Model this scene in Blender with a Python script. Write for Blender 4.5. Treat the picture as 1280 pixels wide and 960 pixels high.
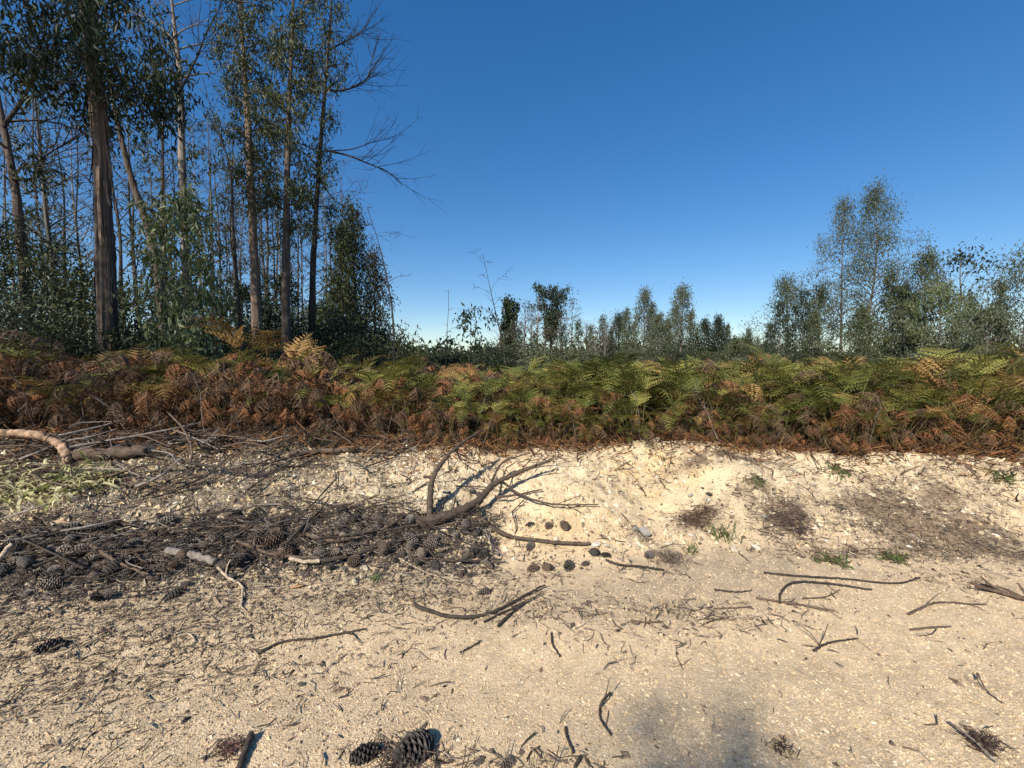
import bpy, math, random
import numpy as np
from mathutils import Vector, Matrix, Euler, Quaternion

# ------------------------------------------------------------------ camera, sky, sun, exposure
for o in list(bpy.data.objects): bpy.data.objects.remove(o)
scene = bpy.context.scene
col = scene.collection
CAM_H, PITCH, FPX = 1.5, math.radians(3.0), 537.0          # focal length in pixels of a 1280 px wide frame
cam_d = bpy.data.cameras.new('camera'); cam = bpy.data.objects.new('camera', cam_d); col.objects.link(cam)
cam.location = (0, 0, CAM_H); cam.rotation_euler = (math.pi/2 - PITCH, 0, 0)
cam_d.sensor_width = 36; cam_d.lens = 36*FPX/1280; cam_d.clip_start = .05; cam_d.clip_end = 4000
scene.camera = cam
SUN_EL, SHADOW_AZ = math.radians(38), math.radians(31)      # shadows fall away from the camera, to the right
to_sun = Vector((-math.sin(SHADOW_AZ)*math.cos(SUN_EL), -math.cos(SHADOW_AZ)*math.cos(SUN_EL), math.sin(SUN_EL)))
w = bpy.data.worlds.new('World'); scene.world = w; w.use_nodes = True
nt = w.node_tree; nt.nodes.clear()
sky = nt.nodes.new('ShaderNodeTexSky'); sky.sky_type = 'NISHITA'; sky.sun_disc = False
sky.sun_elevation = SUN_EL; sky.sun_rotation = math.atan2(to_sun.x, to_sun.y)
sky.air_density = 1.0; sky.dust_density = .25; sky.ozone_density = 3.0; sky.altitude = 300
bg = nt.nodes.new('ShaderNodeBackground'); bg.inputs['Strength'].default_value = .15
out = nt.nodes.new('ShaderNodeOutputWorld')
hs = nt.nodes.new('ShaderNodeHueSaturation'); hs.inputs['Saturation'].default_value = 1.5; hs.inputs['Hue'].default_value = .507
gm = nt.nodes.new('ShaderNodeGamma'); gm.inputs['Gamma'].default_value = .78
nt.links.new(sky.outputs[0], gm.inputs[0]); nt.links.new(gm.outputs[0], hs.inputs['Color']); nt.links.new(hs.outputs[0], bg.inputs[0]); nt.links.new(bg.outputs[0], out.inputs[0])
sd = bpy.data.lights.new('sun', 'SUN'); sd.energy = 5.0; sd.angle = math.radians(.53); sd.color = (1, .93, .82)
sun = bpy.data.objects.new('sun', sd); col.objects.link(sun); sun.location = (0, 0, 60)
sun.rotation_euler = (-to_sun).to_track_quat('-Z', 'Y').to_euler()
scene.render.engine = 'CYCLES'
vs = scene.view_settings; vs.view_transform = 'Standard'; vs.look = 'None'; vs.exposure = 0.36; vs.gamma = 1

# ------------------------------------------------------------------ helpers
RS = np.random.default_rng(11)
random.seed(5)
def U(a, b): return float(RS.uniform(a, b))
def hash2(i, j, s):
    n = (i.astype(np.int64)*374761393 + j.astype(np.int64)*668265263 + s*1442695041) & 0xffffffff
    n = ((n ^ (n >> 13))*1274126177) & 0xffffffff
    return ((n ^ (n >> 16)) & 0xffff)/65535.0
def vnoise(x, y, s=0):
    x = np.asarray(x, float); y = np.asarray(y, float)
    i = np.floor(x); j = np.floor(y); u = x-i; v = y-j
    u = u*u*(3-2*u); v = v*v*(3-2*v)
    a = hash2(i, j, s); b = hash2(i+1, j, s); c = hash2(i, j+1, s); d = hash2(i+1, j+1, s)
    return (a*(1-u)+b*u)*(1-v) + (c*(1-u)+d*u)*v
def fbm(x, y, s=0, o=4):
    t = 0; a = .5; f = 1
    for k in range(o): t = t + a*(vnoise(x*f, y*f, s+k)-.5); a *= .5; f *= 2.03
    return t*2
def sstep(a, b, x):
    t = np.clip((x-a)/(b-a), 0, 1); return t*t*(3-2*t)

def foot(x): return 3.08 + .035*x - .25*np.exp(-((x+3.5)/2.2)**2) + .12*fbm(x*.7, x*0+3.3, 21, 3)
def brow(x): return 4.78 - .5*sstep(1.5, 5.5, x) + .14*fbm(x*.9, x*0+8.1, 31, 3) - .12*np.exp(-((x-1.6)/.8)**2)
def H(x, y):
    x = np.asarray(x, float); y = np.asarray(y, float)
    f = foot(x); b = brow(x)
    top = .56 + .06*fbm(x*.5, y*.5, 41, 3) + .05*np.exp(-((x-1.7)/.7)**2) - .05*sstep(2.5, 5, x) + .05*sstep(-2, -5, x)
    t = np.clip((y-f)/(b-f), 0, 1)
    z = top*(t*t*(3-2*t)*.65 + t*.35)
    # scooped, eroded face right of the middle
    z = z - .07*np.exp(-((x-1.45)/.55)**2 - ((t-.62)/.22)**2) + .03*np.exp(-((x-.9)/.25)**2 - ((t-.6)/.3)**2)
    for lx, lt, w_, tw, hh in ((-2.6, .7, .6, .3, .07), (-1.25, .62, .45, .3, .10), (.62, .55, .38, .28, .10), (2.15, .55, .42, .3, .12), (3.7, .5, .5, .3, .09), (-.25, .5, .35, .35, -.08), (1.4, .45, .3, .3, -.06), (2.95, .55, .35, .3, -.09), (-1.95, .55, .3, .3, -.06)):
        z = z + hh*np.exp(-((x-lx-.25*fbm(y*2.2, x*0+lx, 57, 2))/w_)**2-((t-lt)/tw)**2)
    # low windrow of debris at the foot, left half
    z = z + .10*sstep(-.3, -1.2, x)*np.exp(-((y-f-.3)/.26)**2)
    z = z + (.11*fbm(x*1.7, y*1.7, 51, 4) + .065*fbm(x*4.2, y*3.4, 53, 4))*sstep(.0, .25, t)
    z = z + .02*fbm(x*.55, y*.9, 61, 3)                                    # worn track
    z = z + .026*fbm(x*7, y*7, 71, 4)*(.25+.75*sstep(0, .3, t))
    z = z - .02*np.exp(-((y-2.05-.05*x)/.28)**2)                           # faint wheel rut
    far = sstep(20, 120, np.hypot(x, y))
    return z*(1) + far*.8*fbm(x*.02, y*.02, 81, 3)
def h1(x, y): return float(H(np.array([x]), np.array([y]))[0])
def nrm(x, y):
    e = .06
    return Vector((h1(x-e, y)-h1(x+e, y), h1(x, y-e)-h1(x, y+e), 2*e)).normalized()
FW = Vector((0, math.cos(PITCH), -math.sin(PITCH))); UP = Vector((0, math.sin(PITCH), math.cos(PITCH)))
_ys = np.concatenate([np.arange(1.0, 6.5, .005), np.arange(6.5, 14, .05)])
def P(px, py, h=0.0):
    """where the line of sight through a photo pixel meets the terrain raised by h"""
    d = FW + Vector((1, 0, 0))*((px-640)/FPX) + UP*((480-py)/FPX)
    t = _ys/d.y
    X, Z = d.x*t, CAM_H + d.z*t
    k = np.nonzero(Z < H(X, _ys)+h)[0]
    k = k[0] if len(k) else len(_ys)-1
    return Vector((X[k], _ys[k], h1(X[k], _ys[k])+h))
def atx(px, Y): return (px-640)/FPX*Y
def atz(py, Y): return CAM_H + math.tan(math.atan((480-py)/FPX)-PITCH)*Y

class Acc:
    def __init__(s): s.v = []; s.f = []; s.c = []; s.n = 0
    def add(s, V, F, C):
        V = np.asarray(V, float); F = np.asarray(F, int); C = np.asarray(C, float)
        if C.ndim == 1: C = np.tile(C, (len(V), 1))
        s.v.append(V); s.f.append(F+s.n); s.c.append(C); s.n += len(V)
    def mesh(s, name, mat, smooth=False):
        me = bpy.data.meshes.new(name)
        if not s.v: return me
        V = np.concatenate(s.v); C = np.concatenate(s.c)
        loops = np.concatenate([f.ravel() for f in s.f])
        tot = np.concatenate([np.full(len(f), f.shape[1]) for f in s.f])
        st = np.concatenate([[0], np.cumsum(tot)[:-1]])
        me.vertices.add(len(V)); me.vertices.foreach_set('co', V.ravel().astype(np.float32))
        me.loops.add(len(loops)); me.loops.foreach_set('vertex_index', loops.astype(np.int32))
        me.polygons.add(len(tot)); me.polygons.foreach_set('loop_start', st.astype(np.int32))
        me.polygons.foreach_set('loop_total', tot.astype(np.int32))
        me.polygons.foreach_set('use_smooth', np.full(len(tot), smooth))
        a = me.color_attributes.new('tone', 'FLOAT_COLOR', 'POINT')
        a.data.foreach_set('color', np.concatenate([C, np.ones((len(C), 1))], 1).ravel().astype(np.float32))
        me.update(calc_edges=True); me.materials.append(mat)
        return me

def tag(o, label=None, cat=None, group=None, kind=None):
    if label: o['label'] = label
    if cat: o['category'] = cat
    if group: o['group'] = group
    if kind: o['kind'] = kind
    return o
def ob(name, me, parent=None, loc=None, rot=None, scale=None):
    o = bpy.data.objects.new(name, me); col.objects.link(o)
    if parent: o.parent = parent
    if loc is not None: o.location = loc
    if rot is not None:
        if isinstance(rot, Quaternion): o.rotation_mode = 'QUATERNION'; o.rotation_quaternion = rot
        else: o.rotation_euler = rot
    if scale is not None: o.scale = (scale,)*3 if isinstance(scale, (int, float)) else scale
    return o

def frames(Pt):
    T = np.gradient(Pt, axis=0); T /= np.linalg.norm(T, axis=1)[:, None]+1e-12
    n = np.cross(T[0], [0, 0, 1.0])
    if np.linalg.norm(n) < 1e-3: n = np.array([1.0, 0, 0])
    n /= np.linalg.norm(n); Ns = []
    for t in T:
        n = n - t*np.dot(n, t); n /= np.linalg.norm(n)+1e-12; Ns.append(n)
    N = np.array(Ns); return T, N, np.cross(T, N)
def tube(acc, Pt, R, sides=6, c=(.1, .08, .06), ccap=None, rough=0, closed=True):
    Pt = np.asarray(Pt, float); R = np.broadcast_to(np.asarray(R, float), (len(Pt),))
    T, N, B = frames(Pt); n = len(Pt)
    a = np.arange(sides)*2*math.pi/sides
    rr = R[:, None]*np.ones((n, sides))
    if rough: rr = rr*(1+rough*RS.normal(0, 1, (n, sides)))
    V = Pt[:, None, :] + rr[..., None]*(np.cos(a)[None, :, None]*N[:, None, :] + np.sin(a)[None, :, None]*B[:, None, :])
    i = np.arange(n-1)[:, None]*sides; j = np.arange(sides)[None, :]; jn = (j+1) % sides
    F = np.stack([i+j, i+jn, i+sides+jn, i+sides+j], -1).reshape(-1, 4)
    C = np.tile(np.asarray(c, float), (n*sides, 1))*(1+.12*RS.normal(0, 1, (n*sides, 1)))
    acc.add(V.reshape(-1, 3), F, np.clip(C, .002, 1))
    if closed and sides > 2:
        for k, ring in ((0, V[0]), (-1, V[-1])):
            cc = np.asarray(ccap if ccap is not None else c, float)
            VV = np.concatenate([Pt[k][None], ring]); q = np.arange(sides)
            FF = np.stack([np.zeros(sides, int), 1+q, 1+(q+1) % sides], 1)
            if k == 0: FF = FF[:, ::-1]
            acc.add(VV, FF, cc)
def spline(pts, n):
    pts = np.asarray(pts, float); m = len(pts)
    if m == 2:
        t = np.linspace(0, 1, n)[:, None]; return pts[0]*(1-t)+pts[1]*t
    e = np.concatenate([[2*pts[0]-pts[1]], pts, [2*pts[-1]-pts[-2]]])
    t = np.linspace(0, m-1-1e-6, n); k = t.astype(int); u = (t-k)[:, None]
    a, b, c, d = e[k], e[k+1], e[k+2], e[k+3]
    return .5*((2*b)+(-a+c)*u+(2*a-5*b+4*c-d)*u*u+(-a+3*b-3*c+d)*u**3)

# ------------------------------------------------------------------ materials (all procedural)
def mk(name):
    m = bpy.data.materials.new(name); m.use_nodes = True
    t = m.node_tree; b = t.nodes['Principled BSDF']; return m, t, b
def attr_mat(name, rough=.85, spec=.2, var=.35, nscale=30., stretch=(1, 1, 1), bump=.0, bscale=60., trans=0.0):
    m, t, b = mk(name); N = t.nodes; L = t.links
    at = N.new('ShaderNodeAttribute'); at.attribute_name = 'tone'
    tc = N.new('ShaderNodeTexCoord'); mp = N.new('ShaderNodeMapping'); mp.inputs['Scale'].default_value = stretch
    L.new(tc.outputs['Object'], mp.inputs[0])
    nz = N.new('ShaderNodeTexNoise'); nz.inputs['Scale'].default_value = nscale; nz.inputs['Detail'].default_value = 5
    nz.inputs['Roughness'].default_value = .65
    L.new(mp.outputs[0], nz.inputs[0])
    mr = N.new('ShaderNodeMapRange'); mr.inputs[1].default_value = .3; mr.inputs[2].default_value = .7
    mr.inputs[3].default_value = 1-var; mr.inputs[4].default_value = 1+var; L.new(nz.outputs[0], mr.inputs[0])
    mu = N.new('ShaderNodeVectorMath'); mu.operation = 'SCALE'; L.new(at.outputs['Color'], mu.inputs[0]); L.new(mr.outputs[0], mu.inputs['Scale'])
    L.new(mu.outputs[0], b.inputs['Base Color'])
    b.inputs['Roughness'].default_value = rough; b.inputs['Specular IOR Level'].default_value = spec
    if bump:
        n2 = N.new('ShaderNodeTexNoise'); n2.inputs['Scale'].default_value = bscale; n2.inputs['Detail'].default_value = 6
        L.new(mp.outputs[0], n2.inputs[0]); bp = N.new('ShaderNodeBump'); bp.inputs['Strength'].default_value = 1; bp.inputs['Distance'].default_value = bump
        L.new(n2.outputs[0], bp.inputs['Height']); L.new(bp.outputs[0], b.inputs['Normal'])
    if trans:
        tr = N.new('ShaderNodeBsdfTranslucent'); L.new(mu.outputs[0], tr.inputs[0])
        mx = N.new('ShaderNodeMixShader'); mx.inputs[0].default_value = trans
        L.new(b.outputs[0], mx.inputs[1]); L.new(tr.outputs[0], mx.inputs[2]); L.new(mx.outputs[0], N['Material Output'].inputs[0])
    return m
M_ground = attr_mat('sand_and_gravel', .95, .1, .28, 70., (1, 1, 1), .007, 130.)
M_bark = attr_mat('stringy_bark', .9, .1, .6, 16., (1, 1, .07), .035, 22.)
M_wood = attr_mat('dead_wood', .85, .2, .45, 40., (1, 1, 1), .003, 120.)
M_leaf = attr_mat('tree_leaf', .5, .3, .15, 3., trans=.18)
M_frond = attr_mat('fern_frond', .65, .2, .2, 5., trans=.25)
M_stone = attr_mat('quartz_stone', .8, .25, .25, 30., bump=.003, bscale=60.)
M_flaky = attr_mat('flaky_pine_bark', .85, .15, .75, 13., (1, 1, 1), .012, 40.)
M_cone = attr_mat('pine_cone_scale', .8, .2, .3, 60.)

# ------------------------------------------------------------------ ground
def geo(a, b, s0, r):
    o = [a]; s = s0
    while o[-1] < b: s *= r; o.append(o[-1]+s)
    return np.array(o[1:])
xs = np.concatenate([-geo(6.2, 900, .03, 1.16)[::-1], np.arange(-6.2, 6.2001, .028), geo(6.2, 900, .03, 1.16)])
yb = -geo(-1.0, 900, .03, 1.25)[::-1]
ys = np.concatenate([yb, np.arange(1.0, 5.4, .024), geo(5.4, 900, .025, 1.10)])
X, Y = np.meshgrid(xs, ys); Z = H(X, Y)
def slope_t(x, y): f = foot(x); return np.clip((y-f)/(brow(x)-f), -1, 2)
def spot(x, y, px, py, rx, ry, h=0):
    c = P(px, py); return np.exp(-((x-c.x)/rx)**2-((y-c.y)/ry)**2)
T_ = slope_t(X, Y)
n1 = fbm(X*1.3, Y*1.3, 101, 5); n2 = fbm(X*6, Y*6, 111, 4); n3 = fbm(X*22, Y*22, 121, 2)
sand = np.array([.58, .44, .275]); pale = np.array([.65, .54, .36]); ochre = np.array([.60, .42, .21])
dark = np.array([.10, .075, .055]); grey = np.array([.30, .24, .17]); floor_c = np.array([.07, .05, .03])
def mixc(a, b, t): t = np.clip(t, 0, 1)[..., None]; return a*(1-t)+b*t
C = np.broadcast_to(sand, X.shape+(3,)).copy()
C = mixc(C, pale, sstep(.12, .5, T_+.3*n2)*(.55+.6*n1))
C = mixc(C, ochre, spot(X, Y, 820, 600, .5, .4)*1.1*(.6+n2) + spot(X, Y, 700, 650, .5, .3)*.6)
lf = sstep(-.2, -2.6, X)
C = mixc(C, grey, lf*sstep(-.45, .15, T_+.35*n1+.25*n2)*(1-.55*sstep(.45, .8, T_+.2*n1))*.9)
C = mixc(C, grey*.5, sstep(-1.0, -2.8, X)*sstep(.35, .6, T_+.3*n1+.15*n2)*.9)
C = mixc(C, dark, lf*sstep(.02, .14, T_+.1*n2)*(1-sstep(.26, .46, T_+.25*n1))*.8)
C = mixc(C, grey*.85, sstep(.15, .35, n1+.5*n2)*sstep(2.2, 2.7, Y)*(1-sstep(0, .2, T_))*.5)
STAINS = ((985, 650, .27, .17, 1.1), (955, 612, .4, .10, .6), (1150, 650, .6, .2, 1.2), (1090, 628, .4, .13, .8), (1240, 685, .6, .15, .9), (872, 650, .2, .11, 1.1), (1200, 620, .5, .14, .5), (905, 568, .6, .10, 1.0), (1180, 583, .8, .10, .9), (760, 610, .5, .06, .3), (1060, 690, .7, .08, .6), (800, 668, .15, .06, .7))
STAINS = [(P(a, b), rx, ry, k) for a, b, rx, ry, k in STAINS]
def stain(x, y):
    m = 0
    for c, rx, ry, k in STAINS: m = m+k*np.exp(-((x-c.x)/rx)**2-((y-c.y)/ry)**2)
    return np.clip(m*(.95+1.5*fbm(x*6, y*6, 111, 4)+1.0*fbm(x*19, y*19, 123, 2)), 0, 1)
C = mixc(C, np.array([.16, .11, .072]), stain(X, Y)*.92)
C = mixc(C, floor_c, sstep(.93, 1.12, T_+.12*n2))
C = C*(1+.28*n3+.2*n2)[..., None]
acc = Acc(); ny, nx = X.shape
idx = np.arange(ny*nx).reshape(ny, nx)
F = np.stack([idx[:-1, :-1], idx[:-1, 1:], idx[1:, 1:], idx[1:, :-1]], -1).reshape(-1, 4)
acc.add(np.stack([X, Y, Z], -1).reshape(-1, 3), F, np.clip(C, .01, .9).reshape(-1, 3))
ground = ob('ground', acc.mesh('ground', M_ground, True)); tag(ground, 'pale sandy track and gravel bank running on under the bracken', 'ground', kind='structure')

_Z = Z
def H(x, y):
    x = np.asarray(x, float); y = np.asarray(y, float)
    i = np.clip(np.searchsorted(xs, x)-1, 0, len(xs)-2); j = np.clip(np.searchsorted(ys, y)-1, 0, len(ys)-2)
    u = np.clip((x-xs[i])/(xs[i+1]-xs[i]), 0, 1); v = np.clip((y-ys[j])/(ys[j+1]-ys[j]), 0, 1)
    return (_Z[j, i]*(1-u)+_Z[j, i+1]*u)*(1-v)+(_Z[j+1, i]*(1-u)+_Z[j+1, i+1]*u)*v

# ------------------------------------------------------------------ gravel and litter (nobody could count these)
def chips(n, px_fun, smin, smax, flat, colfun, power=2.2):
    """n little faceted stones lying on the ground"""
    x, y = px_fun(n); n = len(x)
    s = smin + (smax-smin)*RS.random(n)**power
    base = np.array([[1, 0, -.6], [0, 1, -.6], [-1, 0, -.6], [0, -1, -.6], [0, 0, 1.]])
    V = base[None]*(1+.35*RS.uniform(-1, 1, (n, 5, 3))) + .25*RS.uniform(-1, 1, (n, 5, 3))
    sc = np.stack([RS.uniform(.6, 1.5, n), RS.uniform(.5, .9, n), RS.uniform(flat*.6, flat*1.3, n)], 1)*s[:, None]
    V = V*sc[:, None]; a = RS.uniform(0, 6.283, n); ca, sa = np.cos(a)[:, None], np.sin(a)[:, None]
    V = np.stack([V[..., 0]*ca-V[..., 1]*sa, V[..., 0]*sa+V[..., 1]*ca, V[..., 2]], -1)
    V += np.stack([x, y, H(x, y)+.25*sc[:, 2]], 1)[:, None]
    F0 = np.array([[0, 1, 4], [1, 2, 4], [2, 3, 4], [3, 0, 4]])
    F = (F0[None]+5*np.arange(n)[:, None, None]).reshape(-1, 3)
    Cc = np.repeat(colfun(x, y, n), 5, 0)
    a_ = Acc(); a_.add(V.reshape(-1, 3), F, Cc); return a_
def area(n, y0, y1):
    y = RS.uniform(y0, y1, n); x = RS.uniform(-1.28, 1.28, n)*y; return x, y
def gravel_pts(n):
    x, y = area(n*2, 1.25, 5.1); t = slope_t(x, y)
    d = .35 + .65*sstep(.05, .3, t) + .4*(fbm(x*1.5, y*1.5, 131, 3)) + .35*sstep(2.1, 1.5, y)*sstep(.2, 1.2, x)
    k = (RS.random(n*2) < d*.8*(1-.85*stain(x, y))) & (t < 1.02); return x[k], y[k]
def gravel_col(x, y, n):
    pal = np.array([[.60, .48, .31], [.68, .59, .43], [.42, .31, .18], [.53, .39, .22], [.26, .2, .14]])
    return pal[RS.choice(5, n, p=[.32, .13, .25, .22, .08])]*RS.uniform(.75, 1.15, (n, 1))
g = ob('gravel', chips(60000, gravel_pts, .002, .011, .55, gravel_col).mesh('gravel', M_stone)); tag(g, 'fine pale quartz gravel scattered over the track and bank', 'gravel', kind='stuff')
def grain_pts(n):
    x, y = area(n, 1.2, 3.3); k = (slope_t(x, y) < .4) & (RS.random(n) < sstep(3.5, 2.0, y)+.35); return x[k], y[k]
def grain_col(x, y, n):
    return np.array([.56, .415, .25])*RS.uniform(.55, 1.25, (n, 1))
g = ob('coarse_sand', chips(62000, grain_pts, .002, .009, .7, grain_col).mesh('coarse_sand', M_stone)); tag(g, 'coarse tan sand grains covering the track', 'sand', kind='stuff')
def slope_pts(n):
    x, y = area(n*2, 2.9, 5.0); t = slope_t(x, y); d = sstep(.05, .25, t)*(.5+.9*fbm(x*2.1, y*2.1, 133, 4)+.3*sstep(.6, -.6, x))
    k = (RS.random(n*2) < d*(1-.88*stain(x, y))) & (t < 1.0); return x[k], y[k]
g = ob('bank_rubble', chips(20000, slope_pts, .006, .034, .65, gravel_col, 3).mesh('bank_rubble', M_stone)); tag(g, 'chunky pale rubble on the face of the bank', 'gravel', kind='stuff')
def heap_pts(n):
    x = -RS.uniform(.1, 4.3, n); y = foot(x)+.27+RS.normal(0, .17+.05*sstep(-1.5, -3.5, x), n); k = (np.abs(x) < 1.26*y) & (RS.random(n) < .3-x*.5); return x[k], y[k]
def heap_col(x, y, n):
    pal = np.array([[.09, .07, .055], [.13, .1, .08], [.05, .042, .035], [.2, .165, .13], [.3, .25, .18]]); return pal[RS.choice(5, n, p=[.32, .28, .2, .12, .08])]*RS.uniform(.7, 1.2, (n, 1))
g = ob('heap_crumbs', chips(15000, heap_pts, .006, .032, .6, heap_col).mesh('heap_crumbs', M_wood)); tag(g, 'dark crumbs of cone scales and bark filling the cone heap', 'litter', kind='stuff')
def litter_pts(n):
    x, y = area(n*3, 1.3, 5.2); t = slope_t(x, y)
    lf = sstep(.2, -2.0, x)
    d = .012 + .8*lf*sstep(-.85, -.1, t+.35*fbm(x*2, y*2, 141, 3))*(1-.1*sstep(.5, .8, t)) + .22*sstep(.1, .35, fbm(x*1.3, y*2.2, 143, 4))*sstep(-.7, -.3, t)
    for a in ((640, 690, .5, .2), (520, 745, .6, .14), (620, 725, .6, .1), (985, 650, .3, .2), (1150, 655, .6, .25), (870, 650, .25, .15), (1240, 690, .6, .2), (905, 568, .7, .14), (1180, 600, .8, .14), (955, 612, .4, .12), (1090, 630, .5, .16), (800, 668, .2, .08), (1050, 695, .7, .08), (700, 760, .6, .14), (900, 770, .5, .12)):
        d = d + .5*spot(x, y, *a)
    d = d + .9*stain(x, y) + 1.2*sstep(-1.2, -2.6, x)*sstep(.4, .6, t) + .9*spot(x, y, 505, 945, .16, .07) + .6*spot(x, y, 660, 955, .25, .04) + .4*spot(x, y, 285, 940, .08, .05)
    k = RS.random(n*3) < d*.55; return x[k], y[k]
def litter_col(x, y, n):
    pal = np.array([[.10, .075, .055], [.17, .12, .08], [.26, .19, .13], [.06, .05, .04], [.34, .28, .2]])
    return pal[RS.choice(5, n, p=[.3, .28, .18, .14, .1])]*RS.uniform(.7, 1.2, (n, 1))
def strips(n, pts, lmin, lmax, wid, colfun, lift=.01, tilt=.25, dirfun=None):
    x, y = pts(n); n = len(x); L = lmin+(lmax-lmin)*RS.random(n)**2.5; wd = wid*RS.uniform(.5, 1.4, n)
    a = RS.uniform(0, 6.283, n) if dirfun is None else dirfun(x, y, n)
    z = H(x, y)+lift*RS.random(n)+.002; dz = RS.normal(0, tilt, n)
    D = np.stack([np.cos(a), np.sin(a), dz], 1)*(L/2)[:, None]; S = np.stack([-np.sin(a), np.cos(a), RS.normal(0, .5, n)], 1)*(wd/2)[:, None]
    c = np.stack([x, y, z+np.abs(D[:, 2])*.7], 1); up = np.array([0, 0, 1.])*(wd*.7)[:, None]
    bend = np.stack([-np.sin(a), np.cos(a), 0*a], 1)*(RS.normal(0, .12, n)*L)[:, None]
    V = np.stack([c-D-S, c-D+S, c-D+up, c+bend-S, c+bend+S, c+bend+up, c+D-S*.6, c+D+S*.6, c+D+up*.6], 1)
    F0 = []
    for q in (0, 3):
        for k in (1, 2): F0.append([q+k, q+(k+1) % 3, q+3+(k+1) % 3, q+3+k])
    F = (np.array(F0)[None]+9*np.arange(n)[:, None, None]).reshape(-1, 4)
    a_ = Acc(); a_.add(V.reshape(-1, 3), F, np.repeat(colfun(x, y, n), 9, 0)); return a_
g = ob('heap_twiglets', strips(6500, heap_pts, .02, .13, .005, heap_col, .06, .25).mesh('heap_twiglets', M_wood)); tag(g, 'fine dark twiglets tangled through the cone heap', 'litter', kind='stuff')
g = ob('twig_litter', strips(36000, litter_pts, .01, .11, .0042, litter_col).mesh('twig_litter', M_wood)); tag(g, 'fine brown twig, needle and bark litter strewn over the sand', 'litter', kind='stuff')
g = ob('bark_chips', chips(16000, litter_pts, .005, .026, .45, litter_col).mesh('bark_chips', M_wood)); tag(g, 'small dark bark chips and clods in the debris', 'litter', kind='stuff')

# ------------------------------------------------------------------ trees
def leaves(acc, C0, L, wr, palette, hang=.75, rs=RS):
    n = len(C0); D = rs.normal(0, 1, (n, 3)); D[:, 2] -= hang*2.2; D /= np.linalg.norm(D, axis=1)[:, None]
    N = rs.normal(0, 1, (n, 3)); N -= D*np.sum(N*D, 1)[:, None]; N /= np.linalg.norm(N, axis=1)[:, None]+1e-9
    l = L*rs.uniform(.6, 1.35, n); wd = (l*wr)[:, None]*.5; l = l[:, None]
    B = np.cross(D, N)*l*.12
    V = np.stack([C0, C0+D*l*.4+N*wd+B, C0+D*l, C0+D*l*.4-N*wd+B], 1).reshape(-1, 3)
    F = np.arange(n*4).reshape(-1, 4)
    p = np.asarray(palette); c = p[rs.integers(0, len(p), n)]*rs.uniform(.65, 1.35, (n, 1))
    acc.add(V, F, np.repeat(c, 4, 0))
PAL = dict(euc=[(.058, .072, .026), (.078, .088, .03), (.045, .058, .025), (.10, .105, .04)],
           grey=[(.095, .112, .058), (.125, .14, .078), (.072, .088, .045), (.15, .155, .09)],
           mid=[(.082, .098, .045), (.10, .115, .052), (.062, .078, .036), (.13, .138, .07)],
           dark=[(.032, .046, .020), (.045, .058, .025), (.026, .037, .017)],
           juv=[(.12, .15, .05), (.17, .19, .09), (.085, .115, .04), (.23, .24, .13)],
           conif=[(.022, .034, .018), (.03, .043, .022)],
           dry=[(.10, .075, .04), (.07, .06, .035), (.06, .065, .03)])
BARK = dict(brown=(.10, .08, .066), dark=(.05, .042, .036), pale=(.25, .21, .175), grey=(.14, .123, .108), tan=(.19, .14, .105))
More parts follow.
